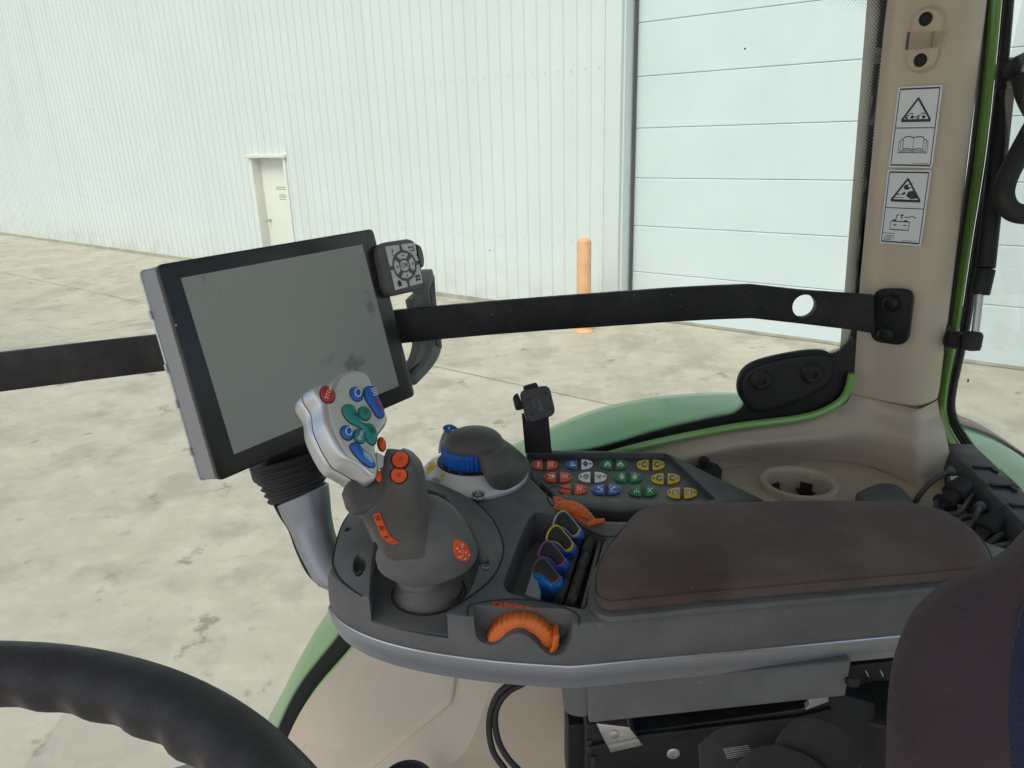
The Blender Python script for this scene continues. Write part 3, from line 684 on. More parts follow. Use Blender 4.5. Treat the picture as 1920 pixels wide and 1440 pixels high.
for t, r in ((.15, .0016), (.5, .0024), (.85, .0016)):
    g.add(*g_tube([a.lerp(b, t)+V((.004, 0, 0)) for a, b in zip(sa, sb)], r, 8))
g.add(*g_loft([[a+V((.008, 0, 0)), b+V((.006, 0, 0)), b+V((.008, 0, 0)), a+V((.010, 0, 0))] for a, b in zip(sa, sb)]))
g.build('window_seal', M['seal'], cab)
# rear pane
rp = [PS(x, y, .009) for x, y in [(1906, -330), (1885, -60), (1870, 120), (1851, 290), (1822, 470), (1800, 620), (1778, 740), (1780, 790), (1802, 830), (1848, 887), (1933, 978)]]
k0 = rp[-1]; k1 = V((k0.x, .2, k0.z-.12)); k2 = V((k0.x, .2, rp[0].z+.1)); k3 = V((k0.x, rp[0].y, rp[0].z+.1))
mk('rear_window', rp+[k1, k2, k3], [tuple(range(len(rp)+3))], M['glass'], cab, sharp=None)
# black hinge bracket low in the corner of the side window
hb = spline([PY(x, y, WY-.012) for x, y in [(1388, 745), (1386, 712), (1405, 686), (1450, 670), (1520, 658), (1556, 662), (1566, 684), (1558, 715), (1530, 738), (1480, 760), (1420, 775)]], 4, True)
v, f = g_prism(hb, V((0, .010, 0))); hbo = mk('window_hinge', v, f, M['black_metal'], cab, bevel=.002)
v, f = g_pillow(inset(hb, .004, V((0, -1, 0))), V((0, -1, 0)), [(0, 0), (.0005, .003), (.002, .004)], 0)
mk('hinge_cover', v, f, M['rubber'], hbo)
for x, y in ((1427, 711), (1522, 699)):
    o = PY(x, y, WY-.016); v, f = g_lathe([(.0135, 0), (.0135, .002), (.011, .004), (.0105, .006), (.0095, .007), (.0045, .007), (.0045, .004), (.001, .004)], o, V((0, -1, 0)), 24)
    mk('hinge_bolt', v, f, M['rubber'], hbo)
# roof, floor, headliner and far side: real cab shell, out of view, shades the inside
g = G(); g.add(*g_box(V((-.15, .02, H+.42)), 1.8, 1.95, .10)); g.build('cab_roof', mat('headliner', (.56, .57, .55), .9), cab, bevel=.02)
g = G(); g.add(*g_box(V((-.15, .02, H-1.25)), 1.8, 1.65, .06)); g.build('cab_floor', M['plastic_lite'], cab, bevel=.01)
for x, y in ((.5, -.8), (-1.0, -.8), (-1.0, .84)): v, f = g_box(V((x, y, H-.4)), .09, .09, 1.6); mk('cab_post', v, f, M['beige'], cab, bevel=.01)
g = G(); g.add(*g_box(V((.62, -.0, H-.85)), .05, 1.5, .78)); g.build('rear_wall', M['beige'], cab, bevel=.01)

# ---- outside: rear mudguard arching past the window
fe = thing('mudguard', 'green rear wheel mudguard arching outside the side window, edged with a red reflective band', 'mudguard', (.4, 1.2, H-.9))
def FA(L, Y): return spline([PY(x, y, Y) for x, y in L], 6)
OUT = FA([(470, 1440), (503, 1345), (534, 1285), (575, 1205), (622, 1130), (740, 985), (850, 890), (985, 818), (1100, 768), (1200, 744), (1300, 733), (1390, 732), (1600, 738), (1700, 755), (1795, 782), (1860, 820), (1925, 872), (2000, 960)], 1.32)
cxy = V((.36, 0, H-1.45))
def shr(P, Y, r): q = P-V((cxy.x, P.y, cxy.z)); return V((cxy.x, Y, cxy.z))+q*r
prof = [(1.34, .925), (1.335, .975), (1.32, .995), (1.29, 1.0), (1.2, .998), (1.05, .985), (.95, .965), (.90, .94), (.88, .90), (.875, .80)]
rings = [[shr(P, Y, r) for P in OUT] for Y, r in prof]
v, f = g_loft(rings, False, False)
mk('fender_shell', v, f, M['fender'], fe, sharp=50, mods=[('SOLIDIFY', dict(thickness=.004))])
half = [P for P in OUT if P.x > .62]
rings = [[shr(P, Y, r) for P in half] for Y, r in ((1.347, .94), (1.344, .982), (1.326, 1.004), (1.29, 1.008), (1.25, 1.007), (1.235, 1.004))]
v, f = g_loft(rings, False, False); mk('reflective_band', v, f, M['red_paint'], fe, sharp=None)
# ================================================================ MULTI-FUNCTION ARMREST CONSOLE
ZT, ZS, ZB = -.347, -.385, -.409
con = thing('armrest_console', 'dark grey armrest console with silver lower edge, control pockets and coloured push buttons', 'control console', PZ(1100, 1245, ZS))
NS = [(619, 1138), (624, 1148), (633, 1159), (646, 1170), (664, 1181), (700, 1197), (750, 1212), (825, 1227), (925, 1240), (1000, 1246), (1050, 1249), (1085, 1249), (1200, 1238), (1450, 1215), (1700, 1191), (1900, 1172)]
near = spline([PZ(x, y, ZS) for x, y in NS], 3)
farp = [PZ(x, y, ZT) for x, y in [(618, 1055), (622, 1030), (636, 998), (658, 962), (690, 928), (735, 895), (800, 868), (880, 850), (960, 852), (1000, 893), (1040, 930), (1090, 962), (1160, 972), (1300, 965), (1430, 955), (1640, 960), (1780, 985), (1900, 1030)]]
for p in farp: p.z = H+ZS
farp = spline(farp, 3)
body = near+list(reversed(farp))
def atz(pts, z): return [V((p.x, p.y, H+z)) for p in pts]
rings = [atz(inset(body, .0015, Z1), ZS-.002), atz(body, ZS+.0015), atz(body, ZS+.012), atz(inset(body, .001, Z1), ZT-.008), atz(inset(body, .0035, Z1), ZT-.002), atz(inset(body, .008, Z1), ZT)]
v, f = g_loft(rings)
hou = mk('console_housing', v, f, M['plastic'], con, sharp=45)
rings = [atz(inset(body, .004, Z1), ZS-.001), atz(inset(body, -.0016, Z1), ZS), atz(inset(body, -.002, Z1), ZS-.0015), atz(inset(body, -.0012, Z1), ZS-.010), atz(inset(body, .0005, Z1), ZS-.0125), atz(inset(body, .003, Z1), ZB+.001), atz(inset(body, .006, Z1), ZB)]
v, f = g_loft(rings); mk('lower_trim', v, f, M['trim'], con, sharp=30)
v, f = g_tube(atz(inset(near, 0, Z1)[1:-1], ZS-.0002), .0013, 6); mk('bright_edge', v, f, M['silver'], con)
# --- joystick plate, a low oval dome let into the front
plate = spline([PZ(x, y, ZT) for x, y in [(627, 1040), (629, 1068), (650, 1096), (690, 1122), (760, 1150), (830, 1146), (880, 1118), (920, 1085), (941, 1045), (940, 1012), (922, 975), (895, 945), (850, 920), (790, 905), (725, 915), (680, 940), (645, 980)]], 5, True)
v, f = g_pillow(plate, Z1, [(0, -.006), (.0, .0005), (.001, .0014), (.006, .006), (.014, .0115), (.024, .0165)], .004)
pla = mk('joystick_plate', v, f, M['plastic'], con, sharp=45)
sl_ = atz(inset(plate, -.0008, Z1), ZT+.0001); inp = lambda p: 688 < px(p)[0] < 842 and px(p)[1] > 1100
k0_ = max(i for i, p in enumerate(sl_) if inp(p)); sl_ = [p for p in sl_[k0_+1:]+sl_[:k0_+1] if not inp(p)]
v, f = g_tube(sl_, .0007, 6); mk('plate_seam', v, f, M['black'], con)
# pocket in front of the stick, open towards the driver
ZP = -.369
pk = [PZ(x, y, ZT) for x, y in [(692, 1120), (710, 1030), (760, 985), (835, 985), (885, 1020), (902, 1055), (898, 1085), (886, 1108), (868, 1128), (838, 1147), (834, 1215), (690, 1215)]]
#pk = [PZ(692, 1164, ZP), PZ(712, 1068, ZP)]+[PZ(x, y, ZP) for x, y in [(760, 1040), (830, 1035), (880, 1060), (893, 1090), (880, 1120), (862, 1140), (812, 1162), (770, 1171), (715, 1172)]]
pf_ = atz(pk, ZP)
v, f = g_prism(pf_, Z1*.08); boolean(hou, v, f); boolean(pla, v, f)
nt_ = atz([PZ(693, 1166, ZP), PZ(700, 1150, ZP), PZ(760, 1150, ZP), PZ(828, 1150, ZP), PZ(836, 1172, ZP), PZ(850, 1215, ZP), PZ(690, 1240, ZP)], ZP+.0005)
pk2 = [PZ(x, y, ZT) for x, y in [(692, 1120), (710, 1030), (760, 985), (835, 985), (885, 1020), (902, 1055), (898, 1085), (886, 1108), (868, 1128), (838, 1147), (800, 1142), (720, 1130)]]
v, f = g_prism(atz(pk2, ZP+.0003), -Z1*.002); mk('pocket_floor', v, f, M['plastic_lite'], con, bevel=.0005)
# gaiter
jc = PZ(804, 1112, ZP); jc.z = H+ZP
v, f = g_loft([[jc+V((dx+math.cos(6.2832*k/48)*r, math.sin(6.2832*k/48)*r, h)) for k in range(48)] for r, h, dx in ((.0288, 0, 0), (.0292, .001, 0), (.0288, .0065, 0), (.0268, .0085, -.001), (.0222, .0125, -.0035), (.0214, .0135, -.004), (.0226, .0165, -.005), (.0220, .0205, -.0058), (.0176, .0235, -.007), (.0172, .0245, -.007), (.0186, .028, -.0078), (.0180, .032, -.008), (.014, .036, -.008), (.013, .07, -.008))])
boot = mk('rubber_gaiter', v, f, M['plastic_lite'], con, sharp=32)
v, f = g_tube(atz(circ(jc, .0315, Z1, 40), ZP+.0008), .0006, 6, True); mk('gaiter_seam', v, f, M['black'], boot)
# thumb-wheel bay at the driver's side
bay0 = [PZ(x, y, ZT) for x, y in [(890, 1141), (980, 1146), (1071, 1158)]]
def front(x, y):                                             # the upright side of the housing
    a, b = PZ(925, 1240, ZS), PZ(1075, 1249, ZS); n = (b-a).cross(Z1); return PP(x, y, a, n)
fo = spline([front(x, y) for x, y in [(887, 1150), (891, 1190), (900, 1204), (918, 1210), (936, 1206), (955, 1192), (980, 1188), (1004, 1205), (1022, 1222), (1042, 1228), (1062, 1218), (1072, 1195), (1076, 1165)]], 4)
fo = [p+V((0, -.02, 0)) for p in fo]+[V((fo[-1].x, fo[-1].y-.02, H+ZT+.03)), V((fo[0].x, fo[0].y-.02, H+ZT+.03))]
dep = (PZ(980, 1136, ZT)-PZ(980, 1163, ZT)).length+.02
v, f = g_prism(fo, V((0, dep, 0))); boolean(hou, v, f, bevel=.0012)
# lever pocket
lp = spline([PZ(x, y, ZT) for x, y in [(1000, 968), (1030, 962), (1075, 978)]], 3)
LPX = [(998, 966), (1012, 960), (1050, 972), (1136, 1008), (1131, 1020), (1100, 1135), (1092, 1141), (1080, 1140), (975, 1118), (950, 1108), (944, 1095), (950, 1075), (985, 985)]
lpk = [PZ(x, y, ZT) for x, y in LPX]
v, f = g_prism(atz(resample(spline(lpk, 3, True), 60, True), -.3795), Z1*.06); boolean(hou, v, f, bevel=.0014)
# sunk seam lines and printed scales
def seam(L, z, m='black', r=.0006, par=None):
    v, f = g_tube(spline([PZ(x, y, z) for x, y in L], 5), r, 6); mk('seam', v, f, M[m], par or con)
seam([(878, 1155), (877, 1142), (884, 1134), (925, 1126), (985, 1124), (1040, 1133), (1080, 1150), (1086, 1162), (1085, 1172)], ZT+.0001)
def near_map(x, y): return PZ(x, y, ZT)
d = Decal(near_map, Z1)
def rpx(d, x, y, w, h, m=0, sk=.10): d.poly([(x, y), (x+w, y+w*sk), (x+w, y+h+w*sk), (x, y+h)][::-1], m)
rpx(d, 924, 1128, 17, 10); d.ring((932, 1133.8), 3.4, 1, 1, 1, ry=2.8); d.line((927, 1136), (938, 1132), 1.0, 1, 1)
xs = 945
for i in range(13):
    hgt = 9.5-i*.68; rpx(d, xs, 1129.6+i*.95+i*.10, 4.2, max(.9, hgt)); xs += 5.0+(2.6 if i in (2, 6, 9) else 0)
d.build('printed_scale', [M['orangeprint'], M['ink']], con)
d = Decal(near_map, Z1)
d.poly(list(reversed([(1036, 931), (1050, 931), (1116, 980), (1112, 987), (1098, 985), (1040, 943)])), 0)
d.poly(list(reversed([(1058, 944), (1068, 947), (1106, 977), (1100, 978)])), 1, 1); d.line((1043, 937), (1053, 940), 2, 1, 1); d.disc((1109, 983), 2.2, 1, 1, ry=1.6)
d.build('printed_wedge', [M['orangeprint'], M['plastic']], con)
seam([(1032, 945), (1026, 930), (1028, 918), (1040, 912), (1070, 918)], ZT+.0002)
seam([(1032, 945), (1070, 972), (1110, 998), (1140, 1006), (1165, 1003)], ZT+.0002)
# --- screws in dished recesses
def screw(x, y, z, r=.0042, n=Z1, rec=(0, -9)):
    o = PZ(x, y, z); 
    v, f = g_lathe([(r, -.003), (r, .0006), (r*.85, .0012), (r*.5, .0012), (r*.42, .0002), (.0002, .0002)], o, n, 20)
    s = mk('screw', v, f, M['screw'], con, sharp=30)
    c = o+n*.0016; g = G()
    for k in range(3):
        t = V((math.cos(k*1.047), math.sin(k*1.047), 0)); q = V((-t.y, t.x, 0)); g.add([c+t*r*.45+q*r*.1, c-t*r*.45+q*r*.1, c-t*r*.45-q*r*.1, c+t*r*.45-q*r*.1], [(0, 1, 2, 3)])
    g.build('star_socket', M['ink'], s, sharp=None, fixn=False)
def dish(x, y, z, wx, wy, ang=0):
    pts = [PZ(x+wx*math.cos(a)*math.cos(ang)-wy*math.sin(a)*math.sin(ang), y+wx*math.cos(a)*math.sin(ang)+wy*math.sin(a)*math.cos(ang), z) for a in [6.2832*k/24 for k in range(24)]]
    return pts
for x, y, rx_, ry_, hx_, hy_ in ((670, 1073, 675, 1064, 13, 15), (911, 1063, 907, 1052, 11, 13), (652, 997, 655, 991, 9, 6)):
    zz = ZT+.007
    v, f = g_prism([p-Z1*.005 for p in dish(rx_, ry_+3, zz, hx_, hy_, .1)], Z1*.04); boolean(pla, v, f, bevel=.0007)
    screw(x, y+1, zz-.004, .0036)
# --- three-wheel: near ribbed thumb wheel
def thumb(parent, o, ax, R, r0, w, ridge=.0011, nrib=34, label=None):
    def rf(t, r): return 1+ridge/R*(.5+.5*math.cos(t*nrib)) if r > R-.003 else 1
    v, f = g_ringlathe([(r0, -w/2), (R-.0022, -w/2), (R-.0006, -w/2+.0016), (R, -w/2+.004), (R, w/2-.004), (R-.0006, w/2-.0016), (R-.0022, w/2), (r0, w/2)], o, ax, nrib*6, rf=rf)
    return mk('thumb_wheel', v, f, M['orange'], parent, sharp=60, label=label)
wc = PD(977, 1218, .500); wax = V((.05, 1, -.10)).normalized()
_y = PZ(977, 1163, ZT).y+.0125; _t = PY(975, 1152, _y); wc = V((PY(977, 1170, _y).x, _y, _t.z-.0272))
tw = thumb(con, wc, wax, .0272, .0170, .018, label='near orange ribbed thumb wheel with a pointed tab')
v, f = g_prism([wc+V((.0165, -.0150, -.003)), wc+V((.0200, -.0150, -.007)), wc+V((.0285, -.0135, .007)), wc+V((.0290, -.0135, .0175)), wc+V((.0245, -.0145, .0165)), wc+V((.0225, -.0150, .006))], V((0, .016, 0)))
mk('wheel_tab', v, f, M['orange'], tw, bevel=.0014)
w2 = PZ(1078, 975, ZT-.004); 
tw2 = thumb(con, PZ(1076, 985, ZT-.016), V((.58, .80, .12)).normalized(), .026, .018, .010, label='far orange ribbed thumb wheel beside the button panel')
v, f = g_tube([PZ(1100, 985, ZT+.001), PZ(1120, 978, ZT+.003), PZ(1134, 976, ZT+.004)], [.0025, .0028, .0022], 8); mk('wheel_tab', v, f, M['orange'], tw2)

# --- padded top
padn = [(1116, 1122), (1122, 1138), (1140, 1147), (1165, 1147), (1300, 1133), (1500, 1116), (1680, 1100), (1790, 1090), (1845, 1082)]
padf = [(1862, 1052), (1850, 1020), (1820, 988), (1775, 962), (1715, 946), (1640, 941), (1500, 940), (1350, 943), (1250, 947), (1205, 955), (1180, 972)]
ZA = -.3265
pn = [PZ(x, y, ZT+.003) for x, y in padn]; pfz = [PZ(x, y, ZA-.006) for x, y in padf]
for p in pfz: p.z = H+ZT
for p in pn: p.z = H+ZT
pl = [PZ(1128, 1050, ZA-.01)]
for p in pl: p.z = H+ZT
ring = resample(spline(pn+pfz+pl, 6, True), 150, True)
v, f = g_pillow(ring, Z1, [(.004, .0005), (.0008, .003), (0, .0065), (.0006, .0115), (.003, .0160), (.007, .0188), (.012, .0201), (.020, .0209)], .0012)
pad = mk('armrest_pad', v, f, M['fabric'], con, sharp=None)
for p in pad.data.polygons: p.use_smooth = True
v, f = g_tube(atz(inset(ring, -.0002, Z1), ZT+.0125), .0006, 6, True); mk('pad_piping', v, f, M['fabric'], pad)
v, f = g_loft([atz(inset(ring, -.006, Z1), ZT-.001), atz(inset(ring, -.005, Z1), ZT+.0025), atz(inset(ring, -.0025, Z1), ZT+.0035), atz(inset(ring, .004, Z1), ZT+.0035)]); mk('pad_tray', v, f, M['plastic'], con, sharp=30)

# --- push-button panel, a dished tray on the far side
ZPN = -.347
tray = [PZ(x, y, ZPN) for x, y in [(985, 843), (1100, 844), (1246, 848), (1262, 853), (1290, 868), (1434, 937), (1300, 950), (1170, 958), (1100, 952), (1050, 942), (1000, 890)]]
v, f = g_prism(atz(tray, ZPN-.03), Z1*.03); tr = mk('button_panel', v, f, M['panelblack'], con, bevel=.002)
inn = [PZ(x, y, ZPN-.006) for x, y in [(975, 860), (1245, 859), (1256, 864), (1342, 946), (1300, 955), (1100, 940), (1050, 936), (985, 895)]]
v, f = g_prism(atz(inn, ZPN-.006), Z1*.03); boolean(tr, v, f, bevel=.001)
FZ = ZPN-.006
def fmap(x, y): return PZ(x, y, FZ+.0012)
rows_ = [[(1021, 873), (1086, 872), (1151, 872), (1220, 873)], [(1046, 896), (1111, 896), (1178, 896), (1248, 899)], [(1074, 919), (1137, 919), (1206, 922), (1279, 926)]]
cols_ = [[('orange', 'orange'), ('blue', 'white'), ('green', 'green'), ('yellow', 'yellow')], [('orange', 'orange'), ('white', 'white'), ('green', 'green'), ('yellow', 'yellow')], [('orange', 'orange'), ('blue', 'blue'), ('green', 'green'), ('yellow', 'yellow')]]
icons = [[('I', 'II'), ('plug', 'clover'), ('tractor', 'tractor'), ('gear', 'gear')], [('hand', 'TMS'), ('wheel', 'spoke'), ('lock', 'lock'), ('gear', 'gear')], [('', 'N'), ('lever', 'levr'), ('axle', 'cross'), ('drum', 'drum')]]
CM = {'orange': M['orangeprint'], 'blue': M['blue'], 'white': M['white'], 'green': M['green'], 'yellow': M['yellow']}
def icon(d, k, cx, cy, mi):
    if k in ('I', 'II', 'TMS', 'N'):
        if k == 'I': d.poly([(cx-1.3, cy-5), (cx-1.3, cy+5), (cx+1.3, cy+5), (cx+1.3, cy-5)], mi)
        elif k == 'II':
            for q in (-2.6, 2.6): d.poly([(cx-1+q, cy-5), (cx-1+q, cy+5), (cx+1+q, cy+5), (cx+1+q, cy-5)], mi)
        else:
            vs, fs = text_polys(k, 9 if k == 'TMS' else 13); d.g.add([d.fn(cx+x*(.9), cy-y)+d.n*d.l for x, y in vs], fs, mi)
    elif k == 'plug': d.path([(cx-3, cy-4), (cx-3, cy-1), (cx+2, cy-1), (cx+2, cy-4)], 1.4, mi); d.line((cx-5, cy+3), (cx+5, cy+3), 2.4, mi)
    elif k == 'clover':
        for a, b in ((-3, 0), (3, 0), (0, -3), (0, 3)): d.disc((cx+a, cy+b), 2.3, mi)
    elif k == 'tractor': d.ring((cx+3, cy+2), 3, 1.3, mi); d.disc((cx-4, cy+3), 1.8, mi); d.poly([(cx-5, cy-1), (cx-5, cy+1.5), (cx+3, cy+1), (cx+2, cy-4), (cx-1, cy-4), (cx-1, cy-1)], mi)
    elif k == 'gear':
        d.ring((cx, cy), 5, 2, mi)
        for q in range(8): a = q*.785; d.line((cx+4*math.cos(a), cy+4*math.sin(a)), (cx+6.2*math.cos(a), cy+6.2*math.sin(a)), 1.8, mi)
        d.poly([(cx-2, cy-2), (cx-2, cy+2), (cx+5, cy+2), (cx+5, cy-2)], 2, 1)
    elif k in ('wheel', 'spoke'):
        d.ring((cx, cy), 5.2, 1.3, mi) if k == 'wheel' else [d.line((cx+4.2*math.cos(a*.9), cy+4.2*math.sin(a*.9)), (cx+5.6*math.cos(a*.9), cy+5.6*math.sin(a*.9)), 1.2, mi) for a in range(7)]
        for a in (1.57, 3.5, 5.9): d.line((cx, cy), (cx+4.6*math.cos(a), cy+4.6*math.sin(a)), 1.6, mi)
    elif k == 'lock': d.ring((cx, cy+1), 4.6, 1.0, mi); d.path([(cx-1.5, cy), (cx-1.5, cy-5), (cx+1.5, cy-5), (cx+1.5, cy)], 1, mi); d.poly([(cx-2.2, cy-.5), (cx-2.2, cy+3.5), (cx+2.2, cy+3.5), (cx+2.2, cy-.5)], mi)
    elif k == 'hand': d.path([(cx-6, cy+3), (cx+4, cy+3)], 1.2, mi); d.path([(cx-5, cy-3), (cx+5, cy+1)], 2.2, mi); d.line((cx+1, cy-3), (cx+6, cy-1), 2, mi)
    elif k == 'lever': d.line((cx-4, cy-4), (cx+3, cy+1), 3.2, mi); d.disc((cx+3, cy+1), 2.4, mi); d.line((cx-6, cy+5), (cx+6, cy+5), .8, mi); d.disc((cx+3, cy-5), .9, mi)
    elif k == 'levr': d.line((cx+4, cy-4), (cx-3, cy+1), 3.2, mi); d.disc((cx-3, cy+1), 2.4, mi); d.line((cx-6, cy+5), (cx+6, cy+5), .8, mi); d.disc((cx-4, cy-5), .9, mi)
    elif k == 'axle': d.line((cx-4, cy+3), (cx+4, cy+3), 1.2, mi); d.line((cx, cy-4), (cx, cy+3), 1.2, mi); d.line((cx-4, cy), (cx-4, cy+5), 1.6, mi); d.line((cx+4, cy), (cx+4, cy+5), 1.6, mi)
    elif k == 'cross': d.line((cx-4, cy-4), (cx+4, cy+4), 1.6, mi); d.line((cx+4, cy-4), (cx-4, cy+4), 1.6, mi); d.ring((cx, cy), 2.4, .8, mi)
    elif k == 'drum': d.poly([(cx-4, cy-3.5), (cx-4, cy+3.5), (cx+4, cy+3.5), (cx+4, cy-3.5)], 2); d.line((cx-5, cy-5), (cx-5, cy+5), 1.4, mi); d.line((cx+5, cy-5), (cx+5, cy+5), 1.4, mi); d.line((cx-5, cy-4), (cx+5, cy-4), 1, mi)
for ri in range(3):
    for ci in range(4):
        cx, cy = rows_[ri][ci]; sc_ = .93+.035*ri+.012*ci
        for s in (-1, 1):
            cn = cols_[ri][ci][0 if s < 0 else 1]; ic = icons[ri][ci][0 if s < 0 else 1]
            hw, hh, gap = 27.0*sc_, 9.8*sc_, 4.0
            out = [(cx+s*gap, cy-hh*.92)]
            for k in range(0, 9):
                t = k/8; xx = gap+(hw-gap)*(1-(1-t)**1.0); yy = hh*.92*(1-((xx-gap)/(hw-gap))**2.0)
                if k: out.append((cx+s*xx, cy-yy if yy > 0 else cy))
            out = [(cx+s*gap, cy-hh)]+[(cx+s*(gap+(hw-gap)*math.sin(t*1.5708)), cy-hh*math.cos(t*1.5708)**.8) for t in [q/7 for q in range(1, 7)]]+[(cx+s*hw, cy)]+[(cx+s*(gap+(hw-gap)*math.sin(t*1.5708)), cy+hh*math.cos(t*1.5708)**.8) for t in [q/7 for q in range(6, 0, -1)]]+[(cx+s*gap, cy+hh)]
            pts = [PZ(x, y, FZ) for x, y in out]
            v, f = g_prism(pts, Z1*.0014)
            b = mk('push_button', v, f, [CM[cn]], tr, bevel=.0004, sharp=30, label=(f'{cn} half-oval push button marked {ic}' if ic in ('I', 'II', 'TMS', 'N') else None))
            d = Decal(lambda x, y: PZ(x, y, FZ)+Z1*.0015, Z1, .0002)
            mi = 0 if cn in ('white', 'yellow') else 1
            icon(d, ic, cx+s*(gap+8.2*sc_), cy, mi) if ic else None
            d.disc((cx+s*(hw-4.5), cy), 1.9, 0, 1)
            d.build('symbol', [M['ink'], M['white'], M['palegrey']], b)
        v, f = g_prism([PZ(cx-2.6, cy-9, FZ), PZ(cx+2.6, cy-9, FZ), PZ(cx+2.6, cy+9, FZ), PZ(cx-2.6, cy+9, FZ)], Z1*.0009); mk('rocker_bar', v, f, M['black'], tr, bevel=.0003)
# dark side of the tray facing the driver
v, f = g_prism([PZ(1046, 938, ZPN), PZ(1300, 944, ZPN), PZ(1330, 960, ZPN), PZ(1300, 985, ZPN), PZ(1180, 1000, ZPN), PZ(1110, 985, ZPN)], -Z1*.034)
# --- paddle levers in their pocket
LZ = ZT+.012
caps = [((1065, 985), 'palegrey', 'rearmost blue paddle lever with a pale grey outline'), ((1052, 1012), 'yellow', 'blue paddle lever with a yellow outline'), ((1037, 1041), 'purple', 'blue paddle lever with a purple outline'), ((1026, 1073), 'brown', 'foremost blue paddle lever with a brown outline and bright blue stem')]
shape = [(-24, 2), (-20, -12), (-12, -21), (-4, -22), (5, -14), (19, 4), (22, 10), (17, 19), (9, 21), (-3, 9), (-14, 4)]
tn = (V((-.25, -.45, .86))).normalized()
for (cx, cy), cn, lb in caps:
    lv = thing_part = None
    base_p = PZ(cx, cy, LZ)
    def tp_(x, y, h=0): return PP(x, y, base_p, tn)+tn*h
    big = [(x*1.20+1.5, y*1.20+4) for x, y in shape]
    big[5] = (22, 3); big[6] = (29, 12); big[7] = (23, 24); big[8] = (9, 23)
    R_ = resample(spline([tp_(cx+x, cy+y) for x, y in big], 4, True), 44, True)
    v, f = g_pillow(R_, tn, [(.0004, -.006), (0, -.004), (0, -.0015), (.001, 0)], 0)
    lv = mk('paddle_lever', v, f, M['blue'], con, sharp=50, label=lb)
    R1_ = resample(spline([tp_(cx+x*1.14-1, cy+y*1.14-1.5) for x, y in shape], 4, True), 44, True)
    v, f = g_pillow(R1_, tn, [(.0, -.0005), (.0, .0012), (.0008, .0018)], 0); mk('outline_trim', v, f, M[cn], lv, sharp=50)
    R2_ = resample(spline([tp_(cx+x*.99-.5, cy+y*.98-1) for x, y in shape], 4, True), 44, True)
    v, f = g_pillow(R2_, tn, [(.0, .0005), (.0, .0022), (.001, .0032)], .0012); mk('rubber_inlay', v, f, M['rubber'], lv, sharp=50)
    # stem down into the pocket
    st = [PP(cx+x, cy+y, base_p, tn)-tn*.004 for x, y in ((-18, 2), (-6, 8), (6, 18), (2, 22), (-14, 12))]
    q1 = [tp_(cx+x, cy+y, -.0015) for x, y in ((-23, 4), (-10, 12), (6, 25), (14, 22), (-12, -6))]; q2 = [PZ(cx+x, cy+y, ZT-.034) for x, y in ((-8, 54), (4, 58), (26, 62), (32, 54), (4, 44))]
    v, f = g_loft([q1, q2]); mk('lever_stem', v, f, M['bluebright'] if cn == 'brown' else M['blue'], lv, bevel=.0006)
# rocker blocks behind the levers
for i in range(4):
    ox, oy = -9*i, 29.5*i
    for qd in ([(1083, 991), (1098, 999), (1087, 1027), (1070, 1018)], [(1101, 1000), (1119, 1009), (1109, 1038), (1090, 1028)]):
        R_ = rpoly([PZ(sum(q[0] for q in qd)/4*.10+x*.90+ox, sum(q[1] for q in qd)/4*.12+y*.88+oy, ZT-.005) for x, y in qd], .0018, 4); R_ = resample(R_, 32, True)
        v, f = g_pillow(R_, (Z1*.95+V((.25, 0, 0))).normalized(), [(0, -.025), (0, -.006), (0, -.0022), (.0008, -.0004), (.002, .0003)], .0014); mk('rocker_key', v, f, M['rockers'], con, sharp=45)
g = G(); g.add(*g_prism([PZ(1121, 1014, ZT-.005), PZ(1130, 1012, ZT-.005), PZ(1097, 1139, ZT-.005), PZ(1089, 1138, ZT-.005)], -Z1*.02)); g.build('pocket_rail', M['plastic'], con, bevel=.001)
v, f = g_prism([PZ(985, 1118, -.378), PZ(1003, 1060, -.378), PZ(1020, 1080, -.378), PZ(1012, 1128, -.378)], Z1*.002); mk('pocket_plate', v, f, M['silverface'], con)
# --- drive dial
dz = ZT
dc = PZ(891, 892, ZT); dc.z = H+ZT
dial = thing('drive_dial', 'silver round speed dial with blue ribbed ring under a dark domed palm rest', 'control dial', dc)
v, f = g_lathe([(.0570, 0), (.0570, .0025), (.0562, .0045), (.052, .009), (.0455, .0150), (.0415, .0182), (.0400, .0188), (.0396, .0180)], dc, Z1, 72)
dbase = mk('dial_base', v, f, M['silverbase'], dial, sharp=35)
v, f = g_ringlathe([(.0396, .016), (.0396, .0192), (.0390, .0198), (.0325, .0202), (.0320, .0195), (.0320, .016)], dc, Z1, 72); scl = mk('scale_ring', v, f, M['black'], dial, sharp=30)
d = Decal(None, Z1, .0002); dg_ = d.g
for k in range(12):
    a = math.radians(150+k*12); e = V((math.cos(a), math.sin(a), 0)); q = V((-e.y, e.x, 0)); o = dc+Z1*.0203
    dg_.add([o+e*.0335-q*.0003, o+e*.0348-q*.0003, o+e*.0348+q*.0003, o+e*.0335+q*.0003], [(0, 1, 2, 3)], 0)
for t, a in (('5', 160), ('6', 184), ('7', 206), ('8', 228), ('9', 250)):
    vs, fs = text_polys(t, .0050); aa = math.radians(a); o = dc+Z1*.0204+V((math.cos(aa)*.0369, math.sin(aa)*.0369, 0))
    tx, ty = V((math.cos(aa+2.6), math.sin(aa+2.6), 0)), V((-math.sin(aa+2.6), math.cos(aa+2.6), 0))
    dg_.add([o+tx*x+ty*y for x, y in vs], fs, 0)
d.build('scale_print', M['palegrey'], scl)
